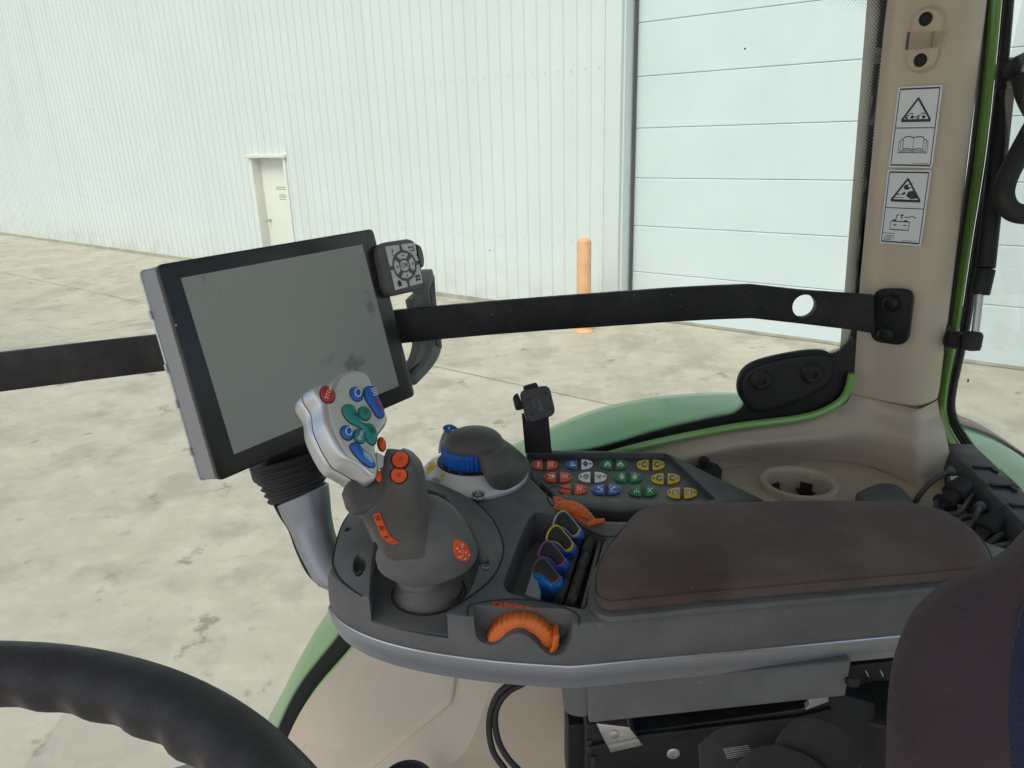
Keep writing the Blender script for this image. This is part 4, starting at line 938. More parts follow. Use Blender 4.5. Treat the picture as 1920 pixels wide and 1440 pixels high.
v, f = g_lathe([(.0322, .0185), (.0340, .0205), (.0340, .034), (.0328, .0365), (.028, .038)], dc, Z1, 46*6, rf=lambda t, r: 1+.03*math.cos(t*46) if r > .0325 else 1)
mk('blue_ring', v, f, M['blue'], dial, sharp=60)
# palm rest: a dome running down into a blunt nose, grown together and smoothed
g = G()
foot = [PZ(x, y, ZT+.004) for x, y in [(908, 893), (917, 917), (935, 922), (960, 916), (983, 900), (992, 880), (990, 862), (960, 850), (925, 862)]]
footm = [PZ(x, y, ZT+.026) for x, y in [(898, 866), (907, 886), (925, 893), (950, 886), (968, 868), (970, 848), (955, 830), (925, 825), (900, 840)]]
for p in footm: p.z = H+ZT+.026
topm = [PZ(x, y, ZT+.041) for x, y in [(888, 842), (898, 852), (915, 856), (934, 850), (946, 838), (945, 826), (930, 818), (905, 818), (890, 828)]]
R1_, R2_, R3_ = [resample(spline(q, 4, True), 40, True) for q in (foot, footm, topm)]
g.add(*g_loft([R1_, R1_, [a.lerp(b, .5)+(a-dc).normalized()*.001 for a, b in zip(R1_, R2_)], R2_, [a.lerp(b, .6)+Z1*.001 for a, b in zip(R2_, R3_)], R3_]))
hc_ = dc+Z1*.0355
g.add(*g_loft([[hc_+V((math.cos(6.2832*k/48)*r*1.0, math.sin(6.2832*k/48)*r, h)) for k in range(48)] for r, h in ((.0305, .0005), (.0318, .002), (.0315, .005), (.029, .0095), (.024, .0135), (.016, .0165), (.007, .018), (.001, .0183))]))
rp_ = g.build('palm_rest', M['plastic2'], dial, sharp=55, mods=[('REMESH', dict(mode='VOXEL', voxel_size=.0011)), ('SMOOTH', dict(factor=.5, iterations=9))])
v, f = g_lathe([(.0560, .0005), (.0572, .001), (.0572, .0065), (.0562, .0085), (.0515, .0095), (.0505, .004)], dc, Z1, 40, a0=math.radians(-178), a1=math.radians(-60))
mk('front_step', v, f, M['silverbase'], dial, sharp=35)
for x, y, zz in ((897, 928, .0065), (812, 905, .010)):
    o = PZ(x, y, ZT+zz); n_ = V(((o-dc).x*6, (o-dc).y*6, 1)).normalized()
    v, f = g_lathe([(.0046, -.004), (.0046, .0012), (.0036, .0018), (.002, .0018), (.0016, .0006), (.0002, .0006)], o, Z1, 20); mk('screw', v, f, M['screw'], dial, sharp=30)
    v, f = g_lathe([(.0066, -.002), (.0068, .001), (.0062, .0016), (.0056, .001), (.005, -.002)], o, n_, 24); mk('screw_well', v, f, M['silver'], dial)
sf = surf(dbase)
yl = wrap(sf, [(791, 868), (797, 861), (806, 858), (811, 860), (817, 873), (816, 878), (800, 892), (795, 890), (790, 874)], .0006, 'yellow_label', M['yellow'], dial)
d = Decal(lambda x, y: sf(x, y, .0009), V((0, 0, 0))); d.path([(801, 873), (807, 868), (811, 875), (804, 881)], 1.3, 0, 0, True); d.line((794, 882), (803, 877), 2.4); d.disc((807, 871), 2.6); d.build('symbol', M['ink'], yl)
DD = px(dc)[2]
# small blue-topped lever behind the dial
sv = thing('blue_side_lever', 'small blue-topped grey lever standing behind the silver dial', 'lever', PZ(838, 850, ZT))
v, f = g_pxloft([(822, 850, 850, 838, DD+.03, .012), (824, 830, 846, 820, DD+.03, .011), (830, 812, 846, 806, DD+.03, .009), (834, 806, 846, 802, DD+.03, .006)], 16, 3, 4); mk('lever_body', v, f, M['trim'], sv)
o = PD(842, 803, DD+.022); nn = (V((-.15, -.6, .8))).normalized()
R_ = resample(spline([PP(x, y, o, nn) for x, y in [(830, 803), (835, 797), (847, 796), (860, 804), (860, 812), (850, 818), (838, 812)]], 3, True), 30, True)
v, f = g_pillow(R_, nn, [(0, -.004), (0, 0), (.001, .001)], .0005); bt = mk('blue_cap', v, f, M['blue'], sv, sharp=50)
d = Decal(lambda x, y: PP(x, y, o+nn*.0016, nn), nn, .0003); d.disc((842, 802), 1.6, 0); d.line((842, 802), (842, 806), 1.6); d.path([(846, 808), (851, 806), (854, 811)], 1.5); d.build('symbol', M['white'], bt)
# ================================================================ JOYSTICK
js = thing('joystick', 'dark grey joystick with a silver button head, red stop button and orange grip buttons', 'joystick', jc+Z1*.03)
# skirt, neck and grip grown together as one skin
def zr(cx, cy, z, rx, ry=None, n=36): c = PZ(cx, cy, z); ry = ry or rx; return [c+V((rx*math.cos(6.2832*k/n), ry*math.sin(6.2832*k/n), 0)) for k in range(n)]
sk = [zr(803, 1062, -.316, .020), zr(801, 1052, -.312, .033), zr(801, 1043, -.306, .0385), zr(800, 1034, -.299, .0385), zr(800, 1022, -.290, .036), zr(800, 1005, -.280, .0325), zr(797, 985, -.270, .029), zr(790, 966, -.262, .026), zr(782, 952, -.254, .022), zr(776, 940, -.25, .015)]
v, f = g_loft(sk); skirt = mk('skirt', v, f, M['plastic'], js, sharp=None)
for p in skirt.data.polygons: p.use_smooth = True
JD = px(sk[3][0])[2]
grip = g_pxloft([(726, 842, 762, 846, .490, .006), (724, 850, 775, 853, .492, .014), (718, 872, 788, 870, .498, .021), (712, 900, 794, 895, .505, .025), (703, 922, 798, 920, .510, .027), (688, 942, 800, 944, .515, .028), (678, 955, 803, 966, .520, .028), (692, 972, 806, 988, .527, .028), (704, 993, 812, 1010, .536, .029), (716, 1018, 828, 1036, .545, .030), (735, 1040, 838, 1052, .553, .026), (755, 1052, 832, 1060, .558, .016)], 40, 3.3, 5)
gr = mk('grip', *grip, M['plastic2'], js, sharp=None)
for p in gr.data.polygons: p.use_smooth = True
# flat sloping ridge of the finger rest down to a pointed chin
hl = [PD(*q) for q in [(669, 954, .500), (700, 947, .497), (728, 925, .490), (765, 960, .492), (778, 1000, .500), (786, 1020, .508), (765, 1040, .513), (742, 1050, .517), (728, 1034, .517), (712, 1008, .513), (700, 984, .508), (686, 962, .502)]]
v, f = g_prism(hl, fw*.03); fr_ = mk('finger_rest', v, f, M['plastic2'], js, bevel=.0045, seg=6)
# orange gear strip along the edge
sg = surf(gr, fr_, skirt)
La = spline([V((x, y, 0)) for x, y in ((700, 964), (708, 985), (718, 1006), (736, 1020))], 10); Lb = spline([V((x, y, 0)) for x, y in ((712, 960), (721, 983), (731, 1003), (748, 1016))], 10)
def stripf(u, w_, h=.0008):
    k = u*(len(La)-1); i = min(len(La)-2, int(k)); t = k-i; p = La[i].lerp(La[i+1], t).lerp(Lb[i].lerp(Lb[i+1], t), w_); return sg(p.x, p.y, h)
v, f = g_loft([[stripf(i/24, 0, -.001), stripf(i/24, 0), stripf(i/24, .33), stripf(i/24, .67), stripf(i/24, 1), stripf(i/24, 1, -.001)] for i in range(25)]); stp = mk('orange_strip', v, f, M['orangeprint'], js, sharp=50)
d = Decal(lambda u, w_: stripf(u, w_, .0011), V((0, 0, 0)))
for u, nb in ((.07, 3), (.34, 3), (.64, 2), (.87, 1)):
    for k in range(nb): d.poly([(u+k*.045, .30), (u+k*.045, .75), (u+k*.045+.022, .75), (u+k*.045+.022, .30)])
    d.poly([(u-.014, .26), (u+nb*.045, .26), (u+nb*.045, .33), (u-.014, .33)]); d.poly([(u-.014, .72), (u+nb*.045, .72), (u+nb*.045, .79), (u-.014, .79)])
d.build('gear_marks', M['ink'], stp)
# thumb buttons on the grip
bn0 = (-fw*.75+up*.62+rt*.15).normalized()
for x, y, lb in ((751, 862, 'upper orange thumb button on the grip'), (748, 889, 'lower orange thumb button on the grip')):
    o = sg(x, y, .0012); bn = (sg.normal(x, y)*.7+bn0*.5).normalized()
    v, f = g_lathe([(.0052, -.008), (.0052, .0008), (.0046, .0018), (.0036, .0014), (.0002, .0010)], o, bn, 28); b = mk('thumb_button', v, f, M['orangeprint'], js, sharp=40, label=lb)
    v, f = g_lathe([(.0061, -.004), (.0061, -.0008), (.0056, -.0004), (.0054, -.003)], o, bn, 28); mk('button_well', v, f, M['black'], js)
    a_, b_ = frame(bn); d = Decal(lambda u, v_, o=o: o+bn*.0017+rt*u+up*v_, bn, .0002)
    for k in (-1, 0, 1): d.line((-.0012, k*.0009), (.0012, k*.0009), .0004)
    d.line((0, -.0014), (0, .0014), .0004); d.build('symbol', M['brown'], b)
v, f = g_pxloft([(770, 846, 776, 842, .500, .004), (764, 850, 782, 852, .503, .010), (768, 862, 787, 868, .508, .013), (778, 874, 788, 880, .512, .010)], 18, 2.2, 5)
bb = mk('blue_thumb_ball', *g_pxloft([(748, 846, 756, 840, .508, .004), (742, 850, 774, 848, .512, .012), (742, 862, 786, 868, .515, .017), (750, 880, 788, 880, .518, .014)], 20, 2.1, 5), M['blue'], js, sharp=None)
# orange sticker on the skirt
stk = wrap(sg, [(850, 1014), (858, 1012), (872, 1018), (881, 1034), (881, 1046), (872, 1053), (858, 1048), (851, 1038)], .0006, 'orange_badge', M['orangeprint'], js)
d = Decal(lambda x, y: sg(x, y, .0009), V((0, 0, 0)))
for q in ((865, 1026), (866, 1031), (866, 1036), (866, 1041)): d.disc(q, 1.0)
for q in ((856, 1028), (860, 1033), (872, 1035), (877, 1040)): d.disc(q, 1.6)
d.path([(858, 1044), (864, 1043)], 1.6); d.path([(868, 1048), (873, 1046)], 1.8); d.ring((865, 1022), 2.6, .8)
d.build('arrow_symbols', M['white'], stk)
# hinge knuckles behind the grip
for x, y, r in ((803, 938, .008), (815, 946, .0095), (825, 954, .008)):
    v, f = g_lathe([(r*.6, -.009), (r, -.006), (r, .006), (r*.6, .009)], PD(x, y, .56), (rt+up*-.3).normalized(), 18); mk('hinge_knuckle', v, f, M['rubber'], js)
# ribbed release trigger at the left of the grip
g = G()
for k in range(9):
    t = k/8; g.add(*g_tube([PD(686+t*16, 975+t*37, .535), PD(697+t*14, 974+t*36, .525)], .0020, 8))
g.build('ribbed_trigger', M['plastic'], js)
# silver head
FN = (rt*.42-fw*.80+up*.42).normalized()
fo_ = PD(662, 795, .475)
def FP(x, y, h=0): return PP(x, y, fo_, FN)+FN*h
face = [(592, 724), (600, 719), (610, 720), (618, 727), (624, 724), (630, 711), (642, 700), (656, 694), (672, 693), (687, 699), (697, 712), (705, 735), (714, 753), (722, 766), (729, 782), (727, 792), (717, 806), (707, 823), (706, 842), (711, 868), (711, 884), (708, 894), (700, 893), (684, 880), (664, 868), (648, 858), (634, 838), (622, 815), (612, 790), (609, 765), (604, 752), (594, 737)]
FRg = resample(spline([FP(x, y) for x, y in face], 5, True), 120, True)
ex = PD(548, 762, px(FP(592, 724))[2]+.013)-FP(592, 724)
cd = px(fo_)[2]
def lerp_out(t): return [p+ex*t for p in FRg]
rings = [inset(lerp_out(1.0), .0035, FN), inset(lerp_out(.97), .0012, FN), inset(lerp_out(.88), -.0002, FN), inset(lerp_out(.56), -.0010, FN), inset(lerp_out(.525), .0002, FN), inset(lerp_out(.505), .0002, FN), inset(lerp_out(.47), -.0010, FN), inset(lerp_out(.15), -.0006, FN), inset(lerp_out(.04), .0006, FN), inset(lerp_out(0), .002, FN)]
v, f = g_loft(rings); head = mk('head_shell', v, f, M['silver'], js, sharp=50)
v, f = g_tube(inset(lerp_out(.515), -.0001, FN), .0006, 6, True); mk('shell_seam', v, f, M['black'], head)
v, f = g_pillow(inset(FRg, .0022, FN), FN, [(0, -.001), (0, .0002), (.0006, .0006)], .0006); fp = mk('face_plate', v, f, M['silverface'], js, sharp=50)
# dark underside of the head reaching to the grip
v, f = g_prism([FP(x, y)-FN*.010 for x, y in [(668, 886), (700, 900), (722, 880), (722, 930), (702, 948), (682, 952), (668, 936), (660, 908)]], ex*.34); mk('head_underside', v, f, M['plastic2'], js, bevel=.003, seg=4)
def fbtn(name, L, m, h=.0022, dome=.0006, label=None, closed=True, par=None, h0=.0008):
    R_ = resample(spline([FP(x, y, h0) for x, y in L], 5, True), 40, True)
    v, f = g_pillow(inset(R_, -.0007, FN), FN, [(0, -.001), (0, .0003), (.0004, .0005)], 0); wl = mk('button_surround', v, f, M['ink'] if m != 'x' else M[m], fp, sharp=50)
    v, f = g_pillow(R_, FN, [(0, -.0005), (0, h*.6), (.0005, h*.9), (.0014, h)], dome); return mk(name, v, f, M[m], fp, sharp=60, label=label)
def oval(cx, cy, a, b, ang=0, n=12): return [(cx+a*math.cos(t)*math.cos(ang)-b*math.sin(t)*math.sin(ang), cy+a*math.cos(t)*math.sin(ang)+b*math.sin(t)*math.cos(ang)) for t in [6.2832*k/n for k in range(n)]]
def FD(h): return Decal(lambda x, y: FP(x, y, h), FN, .0002)
b = fbtn('stop_button', oval(613.5, 741, 12, 16, -.45), 'redbtn', label='red stop button at the top left of the head')
d = FD(.0042); vs, fs = text_polys('STOP', 10.5); ca, sa = math.cos(1.15), math.sin(1.15)
d.g.add([FP(614+x*ca-y*sa, 741-x*sa-y*ca, .0044) for x, y in vs], fs, 0); d.build('lettering', M['white'], b)
for cx, cy in ((667, 741), (650, 813)):
    b = fbtn('blue_button', oval(cx, cy, 10.5, 13.5, -.5), 'blue'); d = FD(.0040); d.ring((cx+1.5, cy-.5), 6.5, 1.4, ry=8); d.build('ring_mark', M['white'], b)
b = fbtn('slide_button', [(682, 733), (690, 727), (700, 728), (707, 745), (717, 768), (718, 780), (711, 785), (704, 780), (694, 764), (684, 748)], 'blue', label='long blue button with white lines and a red arrow')
d = FD(.0042)
for k in range(4): d.line((692+k*1.8, 735+k*4), (702+k*1.2, 732+k*3.7), 1.2)
d.line((700, 750), (711, 773), 3.0, 1); d.build('marks', [M['white'], M['redbtn']], b)
b = fbtn('teal_rocker', [(641, 768), (648, 761), (660, 762), (667, 775), (673, 790), (684, 797), (692, 796), (701, 804), (705, 820), (701, 834), (692, 833), (684, 822), (678, 808), (666, 800), (654, 793), (645, 782)], 'teal', label='long teal rocker button across the middle of the head')
d = FD(.0042)
for k in range(3): d.line((660+k*2.4, 777), (663+k*2.4, 784), .7)
for k in range(4): d.line((690+k*2.2, 806), (694+k*2.2, 817), .9)
d.build('marks', M['ink'], b)
b = fbtn('teal_button', oval(682, 777, 10.5, 13, -.5), 'teal'); d = FD(.0042); d.path([(679, 774), (684, 772), (686, 780), (681, 782)], 1.0, 0, 0, True); d.build('marks', M['ink'], b)
b = fbtn('teal_button', oval(673, 820, 10, 13.5, -.45), 'teal', label='teal button marked END'); d = FD(.0042); vs, fs = text_polys('END', 9.5); ca, sa = math.cos(1.2), math.sin(1.2)
d.g.add([FP(674+x*ca-y*sa, 820-x*sa-y*ca, .0044) for x, y in vs], fs, 0); d.build('lettering', M['white'], b)
b = fbtn('slide_button', [(656, 838), (662, 832), (670, 834), (680, 845), (694, 858), (701, 870), (700, 877), (690, 875), (676, 865), (662, 850)], 'blue', label='long blue button with a pale blue field at the bottom of the head')
d = FD(.0042); d.poly([(677, 848), (690, 857), (699, 870), (693, 872), (679, 860)], 0); d.line((683, 855), (693, 865), 1, 1, 1); d.build('marks', [mat('pale_blue_print', (.18, .42, .52), .5), M['white']], b)
for x, y, a_, b_ in ((719, 829, 6, 12), (712, 890, 5, 11)):
    fbtn('edge_button', oval(x, y, a_, b_, -.2), 'redbtn' if False else 'orangeprint', h=.003, h0=-.004)
v, f = g_prism([FP(x, y, -.006) for x, y in [(707, 845), (722, 852), (721, 872), (709, 878)]], FN*.004); mk('clear_window', v, f, M['silverface'], fp, bevel=.0006)

# ================================================================ TOUCH MONITOR
def rect_pose(c, hgt):
    d = [ray(*q) for q in c]
    hx_ = d[0].cross(d[1]).cross(d[3].cross(d[2])); vx_ = d[0].cross(d[3]).cross(d[1].cross(d[2]))
    n = hx_.normalized().cross(vx_.normalized()).normalized(); P = [r/r.dot(n) for r in d]
    s = hgt/(P[0]-P[3]).length
    if P[0].dot(fw)*s < 0: s = -s
    return [EYE+p*s for p in P], n
SP, mn = rect_pose([(337, 522), (677, 459), (746, 724), (437, 852)], .158)
if mn.dot(fw) > 0: mn = -mn
def MP(x, y, h=0): return PP(x, y, SP[0], mn)+mn*h
BZ = [(292, 497), (698, 429), (777, 742), (409, 903)]
def rrect(c, r, n=5):
    out = []
    for i in range(4):
        p, a, b = c[i], c[i-1], c[(i+1) % 4]; d1 = (a-p).normalized()*r; d2 = (b-p).normalized()*r
        for k in range(n+1): t = k/n; out.append((p+d1)*(1-t)**2+p*2*t*(1-t)+(p+d2)*t*t)
    return out
bc = [MP(*q) for q in BZ]
mon = thing('touch_monitor', 'large black-bezelled touch monitor with a grey back shell on a ribbed arm', 'monitor', MP(590, 880, -.02))
bz = rrect(bc, .006)
g = G(); v, f = g_loft([inset(p_, 0, mn) for p_ in ([p-mn*.0045 for p in bz], [p+mn*.0005 for p in bz])]); 
v, f = g_prism([p-mn*.004 for p in bz], mn*.0055); mk('front_glass', v, f, mat('monitor_glass', (.018, .020, .019), .22, bump=0, dust=.05), mon, bevel=.0012)
rings = [[p-mn*.0045 for p in inset(bz, .001, mn)], [p-mn*.008 for p in inset(bz, .0004, mn)], [p-mn*.027 for p in inset(bz, .0004, mn)], [p-mn*.0285 for p in inset(bz, .002, mn)]]
v, f = g_loft(rings); mk('back_shell', v, f, M['trim'], mon, sharp=40)
rings = [[p-mn*.0282 for p in inset(bz, .0002, mn)], [p-mn*.0295 for p in inset(bz, -.0006, mn)], [p-mn*.034 for p in inset(bz, .002, mn)], [p-mn*.038 for p in inset(bz, .02, mn)]]
v, f = g_loft(rings); mk('rear_cover', v, f, M['silverface'], mon, sharp=40)
for t in (.2, .45, .62, .85):
    c = bz[0].lerp(bc[3], t); v, f = g_box(bc[0].lerp(bc[3], t)-mn*.0295-(bc[1]-bc[0]).normalized()*.0006, .002, .008, .003, (bc[1]-bc[0]).normalized(), (bc[3]-bc[0]).normalized(), mn); mk('shell_clip', v, f, M['silverface'], mon, bevel=.0012)
m_scr = bpy.data.materials.new('screen_off'); m_scr.use_nodes = True
n = m_scr.node_tree; P = n.nodes['Principled BSDF']; P.inputs['Roughness'].default_value = .28; P.inputs['Specular IOR Level'].default_value = .6
tc = n.nodes.new('ShaderNodeTexCoord')
def _n(s, d_=2):
    t = n.nodes.new('ShaderNodeTexNoise'); t.inputs['Scale'].default_value = s; t.inputs['Detail'].default_value = d_; n.links.new(tc.outputs['Object'], t.inputs[0]); return t.outputs[0]
def _r(x, a, b, c, d_):
    t = n.nodes.new('ShaderNodeMapRange'); t.interpolation_type = 'SMOOTHSTEP'
    for i, q in zip((1, 2, 3, 4), (a, b, c, d_)): t.inputs[i].default_value = q
    n.links.new(x, t.inputs[0]); return t.outputs[0]
mx = n.nodes.new('ShaderNodeMix'); mx.data_type = 'RGBA'; mx.inputs[6].default_value = (.27, .30, .275, 1); mx.inputs[7].default_value = (.13, .148, .135, 1)  # pale base colour carries the reflected surroundings; the darker tone is smudges
mul = n.nodes.new('ShaderNodeMath'); mul.operation = 'MULTIPLY'; n.links.new(_r(_n(38, 3),   .55, .66, 0, 1), mul.inputs[0]); n.links.new(_r(_n(9, 1), .50, .62, 0, .9), mul.inputs[1])
n.links.new(mul.outputs[0], mx.inputs[0]); n.links.new(mx.outputs[2], P.inputs['Base Color'])
v, f = g_prism([p+mn*.0014 for p in SP], mn*.0004); mk('screen', v, f, m_scr, mon, sharp=None)
v, f = g_lathe([(.0009, 0), (.0009, .0004), (.0002, .0005)], MP(328, 610, .0015), mn, 12); mk('sensor_dot', v, f, M['palegrey'], mon)
# keypad on the right shoulder
kn = (mn*.9+rt*.05-fw*.25).normalized(); ko = MP(748, 500, .014)
def KP(x, y, h=0): return PP(x, y, ko, kn)+kn*h
kc = rrect([KP(*q) for q in [(703, 457), (779, 445), (797, 541), (724, 558)]], .015, 8)
v, f = g_pillow(kc, kn, [(.004, -.020), (.001, -.016), (0, -.008), (0, -.002), (.0012, .0008), (.003, .0014)], .0006); kp = mk('keypad', v, f, M['plastic'], mon, sharp=40)
# four corner keys round a ring of four direction keys and a centre key
kmat = M['keys']; kcx, kcy = 758, 499
def KQ(u, v_, h=0): return KP(720+u*55+v_*19-u*v_*4, 463-u*7.5+v_*82-u*v_*6.5, h)    # u, v in 0..1 over the key field
def kshape(name, pts, m=kmat, h=.0022, par=kp, lb=None):
    R_ = [KQ(*p) for p in pts]; v, f = g_prism([p+kn*.001 for p in R_], kn*h); return mk(name, v, f, m, par, bevel=.0005, label=lb)
def arc(cx, cy, rx, ry, a0, a1, n=6): return [(cx+rx*math.cos(math.radians(a0+(a1-a0)*k/n)), cy+ry*math.sin(math.radians(a0+(a1-a0)*k/n))) for k in range(n+1)]
for su, sv_, nm in ((0, 0, 'question mark'), (1, 0, 'back arrow'), (0, 1, 'house'), (1, 1, 'squares')):
    a = {(0, 0): (262, 188), (1, 0): (278, 352), (0, 1): (98, 172), (1, 1): (82, 8)}[(su, sv_)]
    pts = [((.0 if su == 0 else 1.0), (.46 if sv_ == 0 else .54)), ((.0 if su == 0 else 1.0), (0 if sv_ == 0 else 1)), (.46 if su == 0 else .54, 0 if sv_ == 0 else 1)]+arc(.5, .5, .42, .36, a[0], a[1])
    kshape('corner_key', pts, lb=f'silver corner key marked with a {nm}')
for a in (0, 90, 180, 270): kshape('arrow_key', arc(.5, .5, .35, .30, a-34, a+34)+arc(.5, .5, .19, .165, a+28, a-28))
ok_ = kshape('centre_key', arc(.5, .5, .15, .13, 0, 330, 11), lb='round silver key marked OK')
kv, kf = g_loft([[KQ(.5+.39*math.cos(t), .5+.335*math.sin(t), .0009) for t in [6.2832*k/36 for k in range(36)]], [KQ(.5+.39*math.cos(t), .5+.335*math.sin(t), .0016) for t in [6.2832*k/36 for k in range(36)]]])
mk('key_ring', kv, kf, M['black'], kp)
d = Decal(lambda u, v_: KQ(u, v_, .0033), kn, .0002)
def ktext(t, c, s):
    vs, fs = text_polys(t, s); d.g.add([KQ(c[0]+x*1.25, c[1]-y*1.0, .0036) for x, y in vs], [q[::-1] for q in fs], 0)
ktext('?', (.17, .17), .24); ktext('OK', (.5, .5), .15)
d.path([(.76, .10), (.90, .10), (.90, .19), (.78, .19)], .025); d.poly([(.72, .10), (.78, .06), (.78, .14)])
d.poly([(.10, .86), (.18, .79), (.26, .86)]); d.poly([(.12, .86), (.24, .86), (.24, .94), (.12, .94)])
for a in (0, 1):
    for b_ in (0, 1): d.poly([(.77+a*.09, .78+b_*.08), (.84+a*.09, .78+b_*.08), (.84+a*.09, .84+b_*.08), (.77+a*.09, .84+b_*.08)])
for a in (0, 90, 180, 270):
    c, s = math.cos(math.radians(a)), math.sin(math.radians(a)); d.poly([(.5+.31*c, .5+.27*s), (.5+.25*c-.04*s, .5+.22*s+.035*c), (.5+.25*c+.04*s, .5+.22*s-.035*c)])
d.build('key_symbols', M['ink'], kp)
ko2 = KP(786, 479, -.010); v, f = g_lathe([(.0125, -.010), (.0140, -.007), (.0142, .004), (.012, .0085), (.001, .009)], ko2, (rt*.75+up*.10-fw*.1).normalized(), 24*4, rf=lambda t, r: 1+.03*math.cos(24*t) if r > .0135 else 1)
mk('rotary_knob', v, f, M['black'], mon, sharp=50)
# grab handle
hd = px(MP(760, 600))[2]
def hpt(x, y, h): return PP(x, y, SP[0]+mn*h, mn)
OUTR = [(786, 506), (802, 505), (811, 510), (815, 560), (820, 602), (826, 648), (822, 668), (808, 690), (792, 708), (776, 722), (764, 712)]
INNR = [(780, 520), (784, 545), (787, 560), (791, 585), (795, 612), (797, 640), (792, 662), (783, 680), (772, 694), (766, 702), (760, 700)]
oo = spline([hpt(x, y, -.014) for x, y in OUTR], 5); ii = spline([hpt(x, y, -.014) for x, y in INNR], 5)
rings = []
for p, q in zip(oo, ii):
    w_ = (q-p); rings.append([p-mn*.010, p+mn*.001, p+w_*.22+mn*.006, p+w_*.75+mn*.0075, q+mn*.004, q-mn*.010])
v, f = g_loft(rings); ha = mk('grab_handle', v, f, M['plastic_lite'], mon, bevel=.002, seg=3, sharp=30)
i2 = spline([hpt(x, y, -.013) for x, y in [(773, 560), (778, 585), (784, 612), (786, 640), (781, 664), (771, 684), (762, 696), (757, 702), (750, 706), (748, 708), (746, 710)]], 5)[:31]
rings = [[q+mn*.002, p+mn*.004, p-mn*.012, q-mn*.012] for p, q in zip(ii[6:36], i2[:30])]
v, f = g_loft([[a_.lerp(b_, .0) for a_, b_ in zip(r, r)] for r in rings]); mk('handle_inner_face', v, f, mat('inner_face_plastic', (.17, .165, .155), .6, bump=.4, bscale=1200, var=.1), ha, bevel=.001)
rings = [[p-mn*.006-(q-p)*.02, p+mn*.0018-(q-p)*.02, p+(q-p)*.24+mn*.0072, p+(q-p)*.60+mn*.0082, p+(q-p)*.60+mn*.004, p] for p, q in list(zip(oo, ii))[11:27]]
v, f = g_loft(rings); mk('handle_rubber', v, f, M['rubber'], ha, bevel=.0008)
# ribbed gaiter and arm below the screen
ad = px(MP(590, 880, -.035))[2]
g = G(); bel = []
for k in range(13):
    t = k/12; s = 1.0 if k % 2 else .90
    cx, cy = 536+t*24, 868+t*68; hw_ = (67-t*13)*s
    bel.append((cx-hw_, cy+hw_*.20, cx+hw_, cy-hw_*.42, ad, .028*s))
v, f = g_pxloft(bel, 28, 2.0, 3); be = mk('ribbed_gaiter', v, f, M['rubber'], mon, sharp=None)
for p in be.data.polygons: p.use_smooth = True
v, f = g_pxloft([(524, 946, 613, 907, ad, .026), (532, 966, 616, 930, ad, .025), (548, 995, 619, 965, ad, .023), (562, 1030, 626, 1000, ad-.005, .021), (578, 1062, 640, 1035, ad-.01, .02), (597, 1092, 665, 1062, ad-.015, .02), (640, 1110, 700, 1080, ad-.02, .02)], 24, 2.6, 5)
mk('support_arm', v, f, M['trim'], mon, sharp=None)
v, f = g_pxloft([(519, 940, 536, 946, ad+.012, .02), (530, 962, 548, 966, ad+.01, .02), (546, 988, 562, 990, ad+.008, .019), (561, 1030, 574, 1025, ad+.005, .018), (580, 1070, 590, 1058, ad, .017), (604, 1096, 612, 1080, ad-.01, .016)], 16, 2.6, 5)
mk('arm_rear_cover', v, f, M['black'], mon, sharp=None)
v, f = g_box(MP(585, 800, -.05), .08, .09, .03, (bc[1]-bc[0]).normalized(), (bc[3]-bc[0]).normalized(), mn); mk('mount_block', v, f, M['black'], mon, bevel=.006)
# ================================================================ OTHER CAB FITTINGS
# --- guard bar across the side window
gb = thing('guard_bar', 'black flat steel guard bar bolted across the side window to the pillar', 'guard bar', PY(1000, 590, .80))
BT = [(-560, 724), (-60, 670), (0, 662), (300, 628), (820, 575), (1200, 545), (1330, 537), (1410, 534)]
BB = [(-560, 800), (-60, 742), (0, 735), (300, 697), (820, 637), (1200, 608), (1330, 600), (1410, 597)]
def BY(t): return .80
Tt = spline([PY(x, y, .832) for x, y in BT], 4); Bb = spline([PY(x, y, .832) for x, y in BB], 4)
Te = [PY(1500, 544, .830), PY(1600, 551, .828), PY(1640, 554, .824)]; Be = [PY(1500, 607, .830), PY(1600, 619, .828), PY(1640, 626, .824)]
rings = [[a, a+V((0, .008, 0)), b+V((0, .008, 0)), b] for a, b in zip(Tt+Te, Bb+Be)]
v, f = g_loft(rings); bar = mk('flat_bar', v, f, M['bar'], gb, bevel=.0008)
hc = PY(1508, 574, .830)
v, f = g_lathe([(.0135, -.05), (.0135, .05)], hc, V((0, 1, 0)), 32); boolean(bar, v, f)
Fn0 = (B1-A1).cross(A0-A1).normalized()
if Fn0.dot(fw) > 0: Fn0 = -Fn0
mpn = (B0-A0).cross(Z1).normalized()
if mpn.y > 0: mpn = -mpn
mpn = Fn0; mo = A0+Fn0*.012
pts = rrect([PP(x, y, mo, mpn) for x, y in [(1637, 541), (1713, 543), (1700, 650), (1630, 640)]], .014)
v, f = g_prism(pts, -mpn*.007); mp_ = mk('end_plate', v, f, M['black_metal'], gb, bevel=.0012)
for x, y in ((1672, 568), (1662, 627)):
    o = PP(x, y, mo, mpn); v, f = g_lathe([(.0095, 0), (.0095, .0015), (.0090, .004), (.0070, .006), (.0045, .007), (.0042, .004), (.0003, .004)], o, mpn, 24); mk('bolt', v, f, M['black_metal'], gb)
v, f = g_prism([PP(x, y, mo, mpn)-mpn*.0075 for x, y in [(1650, 555), (1700, 557), (1690, 640), (1645, 632)]], -mpn*.006); mk('spacer', v, f, M['black_metal'], gb)
